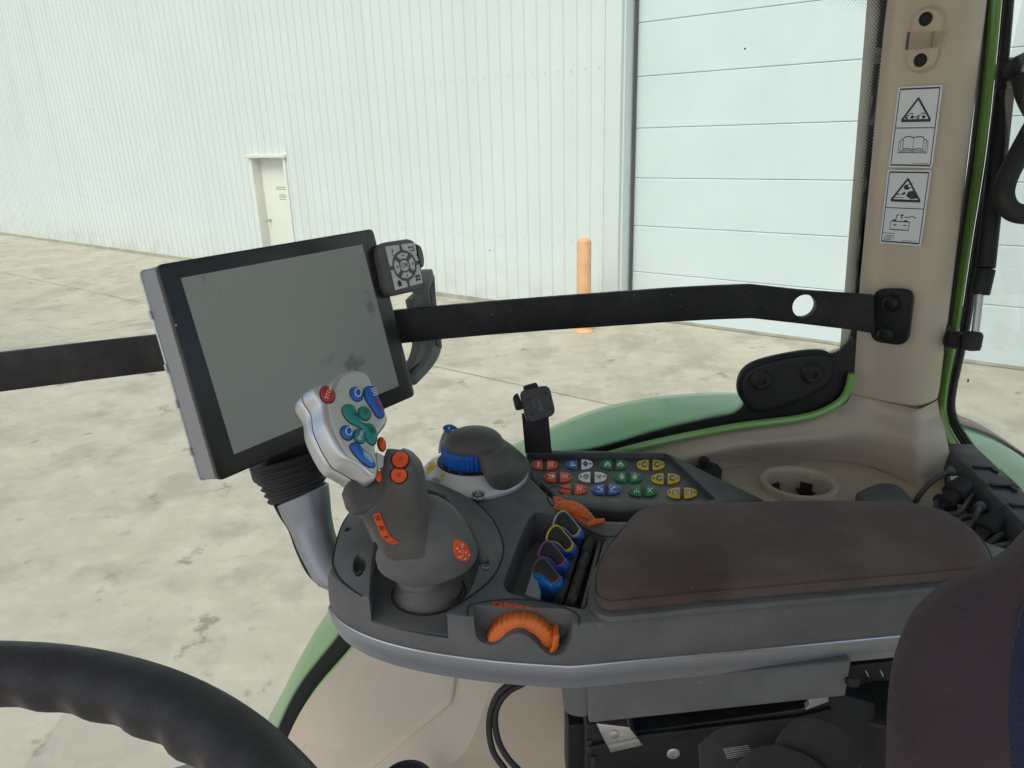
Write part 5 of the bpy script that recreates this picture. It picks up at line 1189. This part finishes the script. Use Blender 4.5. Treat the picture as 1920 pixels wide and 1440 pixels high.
# --- pillar face frame for stickers
Fn = (B1-A1).cross(A0-A1).normalized()
if Fn.dot(fw) > 0: Fn = -Fn
def PF(x, y, h=0): return PP(x, y, A0, Fn)+Fn*h
def sticker(name, c, label, cat, draw):                       # two pictogram stickers
    cs = [PF(*q, .0016) for q in c]; fn = bil(cs[3], cs[2], cs[1], cs[0])
    t = thing(name, label, cat, cs[3], 'pictogram stickers on the pillar')
    ring = rrect([cs[3], cs[2], cs[1], cs[0]], .003, 4); v, f = g_prism(ring, Fn*.0003); mk('backing', v, f, M['sticker'], t, sharp=None)
    d = Decal(lambda u, v_: fn(u, v_)+Fn*.0003, Fn, .0002); draw(d); d.build('print', [M['ink'], M['sticker']], t)
def trap(d, w=.012):
    e = .05; d.path([(e, .03), (1-e, .03), (1-e, .97), (e, .97)], w*1.6, 0, 0, True); d.line((e, .495), (1-e, .495), w)
def tri(d, c, w, h, th=.03): d.path([(c[0]-w/2, c[1]-h/2), (c[0]+w/2, c[1]-h/2), (c[0], c[1]+h/2)], th, 0, 0, True)
def draw1(d):
    trap(d); tri(d, (.5, .72), .66, .27, .035)
    for ox in (.30, .56):
        d.disc((ox+.11, .628), .042, 0, ry=.020); d.ring((ox-.02, .620), .035, .014, ry=.017); d.path([(ox-.03, .645), (ox+.03, .648), (ox+.05, .672), (ox+.12, .672), (ox+.12, .650)], .012)
    d.line((.45, .628), (.52, .628), .010)
    d.path([(.28, .225), (.28, .375), (.36, .388), (.44, .386), (.51, .372), (.58, .386), (.66, .388), (.74, .375), (.74, .225), (.66, .238), (.58, .236), (.51, .222), (.44, .236), (.36, .238)], .012, 0, 0, True); d.line((.51, .372), (.51, .222), .010)
    d.path([(.28, .355), (.22, .35), (.22, .205), (.44, .212), (.51, .200), (.58, .212), (.80, .205), (.80, .35), (.74, .355)], .010); d.path([(.22, .33), (.18, .33), (.18, .188), (.84, .188), (.84, .33), (.80, .33)], .010)
    vs, fs = text_polys('743.810.090.050', .05); d.g.add([d.fn(.72+x*1.05, .055+y*.50)+Fn*.0003 for x, y in vs], fs, 0)
def draw2(d):
    trap(d); tri(d, (.5, .74), .68, .29, .035)
    d.poly([(.50, .66), (.62, .62), (.76, .63), (.78, .67), (.66, .73), (.55, .72)], 0, .2); d.disc((.50, .775), .075, 0, .3, ry=.035); d.poly([(.46, .80), (.62, .83), (.60, .77), (.50, .745)], 0, .4); d.disc((.56, .79), .035, 1, .6, ry=.016)
    d.line((.48, .70), (.40, .68), .03, 0, .3)
    for k in range(5): a = .5+k*.42; d.line((.30+.02*math.cos(a), .66+.01*math.sin(a)), (.30+.08*math.cos(a), .66+.04*math.sin(a)), .008)
    d.line((.20, .635), (.45, .635), .008)
    d.path([(.22, .20), (.66, .20), (.66, .315), (.22, .315)], .014, 0, 0, True); d.poly([(.27, .32), (.35, .32), (.35, .338), (.27, .338)]); d.poly([(.53, .32), (.61, .32), (.61, .335), (.53, .335)])
    d.line((.29, .265), (.37, .265), .012); d.line((.33, .245), (.33, .285), .016); d.line((.52, .265), (.61, .265), .012)
    d.path([(.32, .345), (.36, .37), (.33, .39), (.40, .41)], .012); d.line((.47, .35), (.47, .40), .025); d.poly([(.42, .39), (.52, .39), (.47, .42)]); d.path([(.54, .375), (.64, .375), (.70, .395), (.80, .37)], .012)
    d.path([(.05, .03), (.34, .03), (.34, .145), (.05, .145)], .008, 0, 0, True); d.path([(.10, .06), (.26, .06), (.31, .11), (.15, .11)], .010, 0, 0, True); d.line((.16, .085), (.26, .085), .010)
    vs, fs = text_polys('743.810.090.110', .05); d.g.add([d.fn(.70+x*1.05, .055+y*.50)+Fn*.0003 for x, y in vs], fs, 0)
sticker('warning_sticker', [(1686, 163), (1769, 159), (1749, 315), (1667, 313)], 'upper white pictogram sticker with towing triangle above an open book on the beige pillar', 'sticker', draw1)
sticker('warning_sticker', [(1666, 318), (1748, 319), (1728, 461), (1650, 455)], 'lower white pictogram sticker with splash triangle above a battery on the beige pillar', 'sticker', draw2)
# --- oval blanking cover with clear tape
cv = thing('blanking_cover', 'oval beige cover plate held by two black screws high on the pillar', 'cover plate', PF(1735, 75))
c0, c1 = PF(1740, 42, .001), PF(1729, 107, .001); rr = .5*(PF(1767, 42)-PF(1713, 42)).length
axd = (c1-c0).normalized(); sdv = axd.cross(Fn).normalized()
ring = [c0+(-axd*math.sin(t)+sdv*math.cos(t))*rr for t in [math.pi*k/14 for k in range(15)]]+[c1+(-axd*math.sin(t)+sdv*math.cos(t))*rr for t in [math.pi+math.pi*k/14 for k in range(15)]]
v, f = g_pillow(ring, Fn, [(-.001, 0), (0, .0015), (.001, .0042), (.0025, .005)], 0); mk('plate', v, f, M['beige'], cv, sharp=40)
for x, y in ((1740, 36), (1730, 113)):
    o = PF(x, y, .0055); v, f = g_lathe([(.0066, -.002), (.0066, .0010), (.0056, .0020), (.0045, .0020), (.0038, .0012), (.0003, .0012)], o, Fn, 24); mk('screw', v, f, M['black_metal'], cv)
tpn = [PF(1702, 61, .0025), PF(1712, 60, .0075), (PF(1762, 58, .0075)), (PF(1779, 57, .0025))]; tpb = [PF(1698, 93, .0025), PF(1708, 94, .0075), PF(1757, 90, .0075), PF(1772, 88, .0025)]
tv, tf = g_loft([[a, b, b-Fn*.0003, a-Fn*.0003] for a, b in zip(tpn, tpb)])
mk('clear_tape', tv, tf, M['tape'], cv)
# --- gas strut of the rear window
gs_d = .84
gs = thing('gas_strut', 'black gas strut with a ball joint standing beside the rear window seal', 'gas strut', PD(1825, 640, gs_d))
def GP(x, y, d_=gs_d): return PD(x, y, d_)
v, f = g_tube([GP(1884, 165, .822), GP(1857, 500, .832), GP(1855, 504, .832), GP(1845, 503, .832), GP(1834, 552, .836)], [.0105]*5, 20); 
v, f = g_tube([GP(1884, 165, .822), GP(1848, 503, .832)], .0098, 24); mk('cylinder', v, f, M['black_metal'], gs, bevel=.001)
v, f = g_tube([GP(1848, 504, .832), GP(1837, 552, .836)], .0102, 24); mk('cylinder_end', v, f, M['black_metal'], gs, bevel=.0015)
v, f = g_tube([GP(1837, 552, .836), GP(1827, 635, .84)], .0042, 16); mk('rod', v, f, M['screw'], gs)
v, f = g_lathe([(.002, -.0105), (.0095, -.009), (.0105, -.004), (.0105, .008), (.0085, .0115), (.002, .012)], GP(1822, 641, .84), (GP(1837, 552, .836)-GP(1822, 641, .84)).normalized(), 24); mk('end_socket', v, f, M['rubber'], gs)
jx = (GP(1815, 641, .84)-GP(1766, 633, .882)).normalized(); jb = GP(1766, 633, .882)
v, f = g_lathe([(.001, -.002), (.0165, -.001), (.0165, .002), (.010, .004), (.0075, .007), (.0085, .011), (.0105, .0145), (.008, .018), (.0085, .021), (.0105, .025), (.0085, .029), (.0085, .036)], jb, jx, 28); mk('ball_joint_boot', v, f, M['rubber'], gs)
v, f = g_lathe([(.002, -.012), (.0125, -.010), (.0135, 0), (.0125, .010), (.002, .012)], GP(1893, 132, .815), rt, 24); mk('upper_socket', v, f, M['rubber'], gs)
v, f = g_tube([GP(1893, 132, .815), GP(1885, 168, .815)], .006, 14); mk('upper_neck', v, f, M['rubber'], gs)
v, f = g_lathe([(.002, -.010), (.0145, -.008), (.0155, .002), (.0145, .010), (.002, .012)], GP(1915, 130, .80), -fw, 24); us = mk('hinge_boss', v, f, M['rubber'], gs)
v, f = g_lathe([(.0055, 0), (.0055, .003), (.0045, .0035), (.002, .0035), (.0015, .001), (.0002, .001)], GP(1920, 133, .79), -fw, 6); mk('hex_bolt', v, f, M['steel'], us)
# --- rear window pull handle
hw_ = thing('window_pull', 'black looped pull handle at the right edge of the photo beyond the gas strut', 'handle', PD(1900, 395, .79))
hpts = spline([PD(x, y, .79) for x, y in [(1968, 250), (1945, 232), (1925, 262), (1905, 300), (1888, 335), (1882, 365), (1890, 388), (1908, 400), (1940, 402), (1985, 395), (2010, 360), (2005, 290), (1980, 240), (1945, 215), (1925, 180), (1915, 140)]], 6)
v, f = g_tube(hpts, .0105, 14); hh = mk('loop', v, f, M['rubber'], hw_, sharp=None)
# clear rubber bumper behind the seal
v, f = g_lathe([(.002, -.004), (.014, -.003), (.016, 0), (.012, .005), (.002, .008)], PX(1806, 596, C0.x+.06), V((1, -.3, 0)).normalized(), 20)
tag(mk('window_bumper', v, f, M['plastic_lite'], None), 'small round grey bumper on the outside of the rear glass behind the strut', 'bumper')
# --- socket box with cable loops along the rear sill
b0_, b1_ = PZ(1785, 832, -.372), PZ(1935, 985, -.372)
bd = (b1_-b0_).normalized(); bd.z = 0; bd.normalize(); bw = V((-bd.y, bd.x, 0)); bw = bw if bw.dot(rt) > 0 else -bw
bx = thing('socket_box', 'long black ridged cable box with looped grey leads along the rear window sill', 'socket box', PZ(1752, 905, -.45))
T0, T1 = PZ(1763, 836, -.372), PZ(1792, 828, -.372)
tl = T0; twd = bw*.040; ln = .34
sec = [(0, .0), (.004, .004), (.036, .004), (.040, 0), (.040, -.07), (-.006, -.07), (-.006, -.012)]
pos = 0; segs = [.070, .045, .045, .045, .045, .05, .05]
for k, sl_ in enumerate(segs):
    a = tl+bd*pos; hgt = .0008*(k % 2)
    pr = [a+bw*(x+(.001 if k % 2 else 0))+Z1*(z+hgt) for x, z in sec]; v, f = g_prism(pr, bd*(sl_-.0008)); mk('box_segment', v, f, M['boxblack'], bx, bevel=.0012)
    if k:
        c = a+bw*.020+Z1*.0056; g = G(); g.add(*g_box(c, .006, .022, .0022, bd, bw, Z1)); g.add(*g_box(c+bd*.006+bw*.008, .012, .005, .0022, bd, bw, Z1)); g.build('snap_clip', M['black'], bx, bevel=.0004)
    pos += sl_
v, f = g_prism([tl+bd*.0+bw*(-.0062)+Z1*-.014, tl+bd*.34+bw*(-.0062)+Z1*-.014, tl+bd*.34+bw*(-.0062)+Z1*-.07, tl+bw*(-.0062)+Z1*-.07], -bw*.001); 
def cable(L, r=.0030, nm='cable', m='boxblack', par=bx): 
    v, f = g_tube(spline([PD(*q) for q in L], 7), r, 10); c = mk(nm, v, f, M[m], par, sharp=None); return c
DB = px(tl+bd*.05)[2]
cable([(1783, 885, DB-.012), (1762, 893, DB-.02), (1740, 910, DB-.03), (1723, 930, DB-.03), (1712, 950, DB-.02), (1706, 975, DB)])
cable([(1822, 927, DB-.055), (1808, 950, DB-.075), (1795, 962, DB-.085), (1775, 964, DB-.08), (1758, 955, DB-.07), (1757, 940, DB-.06), (1772, 934, DB-.055)])
cable([(1838, 952, DB-.085), (1832, 962, DB-.10), (1826, 978, DB-.105), (1812, 990, DB-.11), (1798, 986, DB-.10), (1800, 974, DB-.09), (1830, 968, DB-.085), (1858, 970, DB-.075)])
cable([(1900, 1021, DB-.14), (1880, 1023, DB-.15), (1862, 1028, DB-.155), (1856, 1040, DB-.16), (1864, 1054, DB-.165), (1885, 1066, DB-.165)])
cable([(1883, 999, DB-.12), (1868, 1008, DB-.13), (1850, 1024, DB-.13), (1845, 1034, DB-.125)])
for x, y, dd in ((1783, 884, -.010), (1839, 950, -.082), (1901, 1021, -.135)):
    v, f = g_lathe([(.0052, -.003), (.0056, 0), (.0052, .004), (.0035, .005)], PD(x, y, DB+dd), (rt*-.8-up*.4).normalized(), 18); mk('cable_gland', v, f, M['plastic'], bx)
for x, y, dd in ((1788, 928, -.055), (1846, 999, -.115)):
    ax = (rt*-.75-up*.55-fw*.3).normalized(); v, f = g_lathe([(.010, -.02), (.0125, -.006), (.0125, 0), (.009, .002), (.009, .012), (.0125, .014), (.0125, .017), (.006, .020), (.004, .026)], PD(x, y, DB+dd), ax, 24); mk('plug', v, f, M['rubber'], bx)
v, f = g_lathe([(.0035, 0), (.004, .004), (.0035, .012), (.001, .013)], PD(1800, 899, DB-.03), (rt*-.9).normalized(), 12); mk('toggle_pin', v, f, M['steel'], bx)
# --- storage lid on the sill
lid = spline([PZ(x, y, -.398) for x, y in [(1604, 933), (1622, 920), (1650, 911), (1680, 914), (1700, 928), (1712, 948), (1690, 960), (1640, 958)]], 4, True)
v, f = g_pillow(resample(lid, 40, True), Z1, [(0, -.004), (0, .002), (.002, .0042), (.006, .005)], .001); tag(mk('storage_lid', v, f, M['plastic'], None, sharp=40), 'dark grey rounded lid on the beige sill between cup holder and cable box', 'lid')
o = PZ(1328, 880, -.39)
kb = thing('window_latch', 'small black latch knob on the beige trim behind the button panel', 'latch', o-Z1*.01)
v, f = g_lathe([(.016, -.012), (.016, 0), (.013, .004), (.001, .005)], o, Z1, 24); mk('knob', v, f, M['rubber'], kb); v, f = g_lathe([(.006, 0), (.006, .014), (.004, .016), (.001, .016)], o-V((.006, 0, 0)), Z1, 14); mk('post', v, f, M['rubber'], kb)
# --- phone mount
pmd = .80
pm = thing('phone_mount', 'black phone mounting plate with four claw slots on a short post behind the dial', 'phone mount', PD(1008, 842, pmd+.03))
v, f = g_prism([PD(978, 775, pmd+.01), PD(1028, 775, pmd+.01), PD(1035, 850, pmd+.02), PD(985, 850, pmd+.02)], fw*.006+rt*.0); mk('post', v, f, M['black'], pm, bevel=.001)
fn_ = (-fw*.9+rt*.12+up*.1).normalized(); po = PD(1006, 760, pmd)
def QP(x, y, h=0): return PP(x, y, po, fn_)+fn_*h
ring = rrect([QP(*q) for q in [(974, 732), (1030, 721), (1043, 777), (990, 796)]], .008)
v, f = g_pillow(ring, fn_, [(.001, -.009), (0, -.006), (0, -.001), (.0012, .0004)], 0); plt = mk('claw_plate', v, f, M['boxblack'], pm, sharp=40)
v, f = g_prism(rrect([QP(x, y, -.006) for x, y in [(983, 722), (1008, 715), (1018, 740), (990, 745)]], .003), -fn_*.008); mk('swivel_lug', v, f, M['rubber'], pm, bevel=.001)
v, f = g_prism(rrect([QP(x, y, -.006) for x, y in [(964, 742), (972, 734), (985, 766), (970, 768)]], .003), -fn_*.010); mk('swivel_lug', v, f, M['rubber'], pm, bevel=.001)
v, f = g_prism(rrect([QP(x, y, -.006) for x, y in [(1000, 786), (1030, 778), (1032, 786), (1004, 796)]], .002), -fn_*.008); mk('swivel_lug', v, f, M['rubber'], pm, bevel=.001)
d = Decal(lambda x, y: QP(x, y, .0005), fn_, .0002)
for x, y in ((990, 749), (1021, 737), (1030, 766), (998, 777)): d.line((x-5, y+1), (x+5, y-1), 3.2); d.line((x, y-3), (x+2, y+4), 2.4)
vs, fs = text_polys('4FIX', 12); ca, sa = math.cos(-1.80), math.sin(-1.80)
d.g.add([QP(1012+x*ca-y*sa*-1*-1, 760+x*sa-y*ca*-1*-1, .0008) for x, y in [(a, b) for a, b in vs]], fs, 1)
vs, fs = text_polys('Quick', 6); d.g.add([QP(1001+x*ca-y*sa, 757+x*sa-y*ca*-1, .0008) for x, y in vs], fs, 1)
d.build('claw_slots', [M['ink'], M['plastic_lite']], plt)
# --- support beam under the console
sb = thing('console_support', 'grey boxed support beam directly under the armrest console', 'support beam', PZ(1300, 1340, -.44))
ZU = ZB-.001
top_ = [PZ(x, y, ZU) for x, y in [(1090, 1297), (1240, 1284), (1595, 1252), (1590, 1200), (1100, 1235)]]
nearv = PZ(1100, 1297, ZU)
def UF(x, y): return PY(x, y, nearv.y+.012)
ft = [(1092, 1300), (1590, 1252), (1586, 1310), (1108, 1358), (1062, 1348), (1055, 1325), (1062, 1302)]
v, f = g_prism([UF(x, y) for x, y in [(1100, 1285), (1597, 1240), (1586, 1306), (1104, 1357)]], V((0, .12, 0))); mk('beam', v, f, M['plastic'], sb, bevel=.002)
ring = rrect([UF(x, y)+V((0, .004, 0)) for x, y in [(1055, 1290), (1110, 1286), (1110, 1357), (1058, 1350)]], .010); v, f = g_prism(ring, V((0, .10, 0))); mk('end_cap', v, f, M['plastic'], sb, bevel=.003)
# --- seat rail and mechanism
ra = thing('seat_rail', 'black seat mechanism with bright bracket and slotted side rail below the console', 'seat rail', PY(1300, 1440, nearv.y+.03))
yr = nearv.y+.02
def RF(x, y, o=0): return PY(x, y, yr+o)
v, f = g_prism([RF(x, y) for x, y in [(1100, 1356), (1200, 1372), (1500, 1330), (1570, 1300), (1640, 1320), (1660, 1500), (1100, 1520)]], V((0, .05, 0))); rl = mk('side_rail', v, f, M['black_metal'], ra, bevel=.0015)
v, f = g_prism([RF(x, y, -.004) for x, y in [(1104, 1402), (1200, 1380), (1500, 1345), (1560, 1330), (1560, 1338), (1500, 1354), (1200, 1390), (1108, 1412)]], V((0, .006, 0))); mk('folded_lip', v, f, M['black_metal'], ra, bevel=.0008)
v, f = g_prism([RF(x, y, -.006) for x, y in [(1118, 1357), (1180, 1364), (1206, 1398), (1145, 1412), (1128, 1380)]], V((0, .02, 0))); br = mk('bright_bracket', v, f, M['steel'], ra, bevel=.0008)
v, f = g_lathe([(.004, 0), (.004, .001), (.0025, .0016), (.0005, .0016)], RF(1152, 1376, -.006), V((0, -1, 0)), 16); mk('rivet', v, f, M['screw'], br)
v, f = g_prism([RF(x, y, -.004) for x, y in [(1140, 1392), (1196, 1380), (1197, 1384), (1142, 1397)]], V((0, -.003, 0))); mk('bracket_edge', v, f, M['silver'], br)
v, f = g_prism([RF(x, y, -.002) for x, y in [(1515, 1310), (1552, 1302), (1554, 1316), (1510, 1332), (1518, 1322)]], V((0, .006, 0))); mk('bright_tab', v, f, M['trim'], ra, bevel=.0005)
for x, y in ((1262, 1412), (1340, 1440)):
    v, f = g_lathe([(.0055, 0), (.0055, .001), (.0045, .0016), (.003, .0016), (.003, .0006), (.0003, .0006)], RF(x, y, 0), V((0, -1, 0)), 20); mk('rail_bolt', v, f, M['screw'], ra)
for x, y in ((1105, 1400), (1112, 1430)): 
    v, f = g_prism([RF(x-4, y-12, -.001), RF(x+4, y-12, -.001), RF(x+4, y+8, -.001), RF(x-4, y+8, -.001)], V((0, -.0006, 0))); mk('slot', v, f, M['ink'], rl)
v, f = g_prism([RF(x, y, .03) for x, y in [(1066, 1360), (1110, 1356), (1110, 1520), (1066, 1500)]], V((0, .05, 0))); mk('front_plate', v, f, M['black_metal'], ra, bevel=.001)
v, f = g_prism([RF(x, y, .06) for x, y in [(1480, 1255), (1900, 1190), (1900, 1500), (1480, 1500)]], V((0, .02, 0))); mk('rear_plate', v, f, M['black'], ra, bevel=.001)
v, f = g_prism([RF(x, y, .025) for x, y in [(1585, 1250), (1800, 1225), (1800, 1262), (1640, 1278), (1590, 1290)]], V((0, .01, 0))); sl2 = mk('slotted_track', v, f, M['black'], ra, bevel=.0008)
for x in (1622, 1650, 1680): v, f = g_prism([RF(x-1, 1256, .0245), RF(x+1, 1256, .0245), RF(x+7, 1268, .0245), RF(x+5, 1268, .0245)], V((0, -.0006, 0))); mk('slot', v, f, M['palegrey'], sl2)
v, f = g_pxloft([(1585, 1270, 1612, 1268, px(RF(1600, 1270))[2]-.01, .006), (1585, 1280, 1612, 1276, px(RF(1600, 1270))[2]-.01, .007), (1588, 1286, 1610, 1284, px(RF(1600, 1270))[2]-.01, .004)], 12); mk('release_knob', v, f, M['rubber'], ra)
v, f = g_lathe([(.030, 0), (.030, .004), (.026, .006), (.001, .007)], PZ(1640, 1318, -.47), Z1, 32); mk('round_cover', v, f, M['black'], ra)
# --- seat belt
bl = thing('seat_belt', 'crumpled black seat belt webbing with a pale stitched patch lying beside the seat', 'seat belt', PD(1400, 1430, .40))
def strip(L, wv, th=.0015, m='webbing', nm='webbing', par=bl, sub=6):
    P = spline([PD(*q) for q in L], sub); W_ = spline([V(q) for q in wv], sub); rings = []
    for p, w_ in zip(P, W_): nrm = V((.0, -.4, .9)); rings.append([p-w_, p+w_, p+w_+nrm*th, p-w_+nrm*th])
    v, f = g_loft(rings); return mk(nm, v, f, M[m], par, bevel=.0005)
strip([(1312, 1436, .452), (1345, 1412, .446), (1395, 1404, .44), (1440, 1408, .435), (1480, 1424, .43), (1500, 1465, .42)], [(0, .006, .010), (.002, .006, .012), (.003, .005, .012), (.004, .004, .011), (.006, .003, .010), (.010, .002, .008)])
strip([(1440, 1450, .43), (1462, 1415, .425), (1495, 1395, .42), (1530, 1392, .415), (1560, 1408, .41), (1580, 1460, .40)], [(.002, .006, .008), (.002, .006, .010), (.001, .006, .011), (.004, .005, .010), (.008, .003, .008), (.010, .002, .006)])
strip([(1375, 1470, .425), (1415, 1446, .42), (1455, 1440, .418), (1500, 1452, .41), (1530, 1480, .40)], [(.003, .006, .008), (.002, .007, .009), (.003, .006, .009), (.005, .004, .008), (.008, .003, .006)])
d = Decal(lambda x, y: PD(x, y, .432), -fw, .0002)
for k in range(6): d.path([(1355+k*1.5+q*7, 1404+k*3.4-q*1.0+(q % 2)*1.2) for q in range(8)], .9)
d.build('stitching', M['palegrey'], bl)
# --- thin black lead hanging below the console
ld = thing('black_lead', 'thin black lead hanging in a double loop under the front of the console', 'cable', PD(940, 1400, .6))
for o_ in (0, 1):
    v, f = g_tube(spline([PD(x, y, .60) for x, y in ([(985, 1280), (955, 1296), (935, 1320), (928, 1350), (935, 1390), (955, 1425), (990, 1460)] if o_ else [(965, 1276), (935, 1300), (920, 1335), (917, 1370), (925, 1410), (945, 1440), (965, 1470)])], 6), .0026, 10); mk('loop', v, f, M['rubber'], ld, sharp=None)
# --- small round black cap on the floor side
o = PZ(762, 1464, -.60); v, f = g_lathe([(.026, -.01), (.026, .0), (.022, .004), (.020, .002), (.001, .003)], o, Z1, 32); tag(mk('round_cap', v, f, M['rubber'], None), 'round black rubber cap at the bottom edge below the beige panel cover', 'cap')
# --- seat
se = thing('driver_seat', 'plum fabric driver seat backrest side with a dark blue mesh centre', 'seat', PD(1800, 1440, .38))
so_ = PD(1780, 1250, .375); sn_ = (-fw*.85-rt*.50+up*.05).normalized()
SL = [(1662, 1560), (1655, 1480), (1656, 1400), (1660, 1320), (1672, 1250), (1700, 1180), (1745, 1135), (1800, 1102), (1850, 1080), (1895, 1050), (1925, 1018), (2000, 950), (2150, 900), (2250, 1000), (2250, 1560)]
R_ = resample(spline([PP(x, y, so_, sn_) for x, y in SL], 5, True), 120, True)
v, f = g_pillow(R_, sn_, [(.006, -.06), (.001, -.045), (0, -.025), (.001, -.012), (.006, -.003), (.014, .001), (.026, .003)], .004); seat = mk('backrest_bolster', v, f, M['seatfab'], se, sharp=None)
R_ = resample(spline([PP(x, y, so_, sn_) for x, y in [(1893, 1560), (1882, 1440), (1880, 1340), (1887, 1250), (1905, 1170), (1930, 1120), (2050, 1060), (2180, 1150), (2180, 1560)]], 5, True), 90, True)
v, f = g_pillow(R_, sn_, [(0, -.002), (0, .0045), (.002, .0068), (.008, .0085)], .003); mk('mesh_centre', v, f, M['bluemesh'], se, sharp=None)
# --- steering wheel
swc = EYE+V((-.2312, .0471, -.2067)); SR = .208
st = thing('steering_wheel', 'black rubber steering wheel rim with finger scallops in the lower left corner', 'steering wheel', swc-Z1*.05)
rings = []; N = 240
for i in range(N):
    a = 6.2832*i/N; e = V((math.cos(a), math.sin(a), 0)); sc_in = .24*(.5+.5*math.cos(a*50))
    ring = []
    for k in range(20):
        t = 6.2832*k/20; cr_, sr_ = math.cos(t), math.sin(t); rad = .0122
        rr_ = rad*(1+sc_in*max(0, -cr_)**1.5)
        ring.append(swc+e*(SR+cr_*rr_)+Z1*(sr_*.0132))
    rings.append(ring)
rings.append(rings[0])
v, f = g_loft(rings, True, False); sw = mk('rim', v, f, M['wheel'], st, sharp=None)
g = G()
for a in (.2, 2.2, 4.3): e = V((math.cos(a), math.sin(a), 0)); g.add(*g_tube([swc+e*SR-Z1*.004, swc+e*SR*.6-Z1*.03, swc+e*.03-Z1*.05], [.009, .013, .02], 12, flat=.6))
g.build('spokes', M['wheel'], st); v, f = g_lathe([(.05, -.07), (.052, -.05), (.045, -.04), (.001, -.036)], swc, Z1, 40); mk('hub', v, f, M['black'], st)
# --- floor mat edge at the bottom left
v, f = g_prism([PZ(x, y, -1.1) for x, y in [(310, 1442), (390, 1420), (470, 1425), (560, 1500), (400, 1600), (250, 1500)]], -Z1*.02)
tag(mk('step_mat', v, f, M['plastic'], None, bevel=.004), 'dark ribbed step mat corner at the bottom edge under the steering wheel', 'mat')
for o in list(bpy.data.objects):
    if o.type == 'MESH' and o.name.split('.')[0] in ('rim', 'grab_handle', 'blue_thumb_ball', 'support_arm', 'arm_rear_cover', 'backrest_bolster', 'mesh_centre', 'loop', 'cable'):
        for p in o.data.polygons: p.use_smooth = True
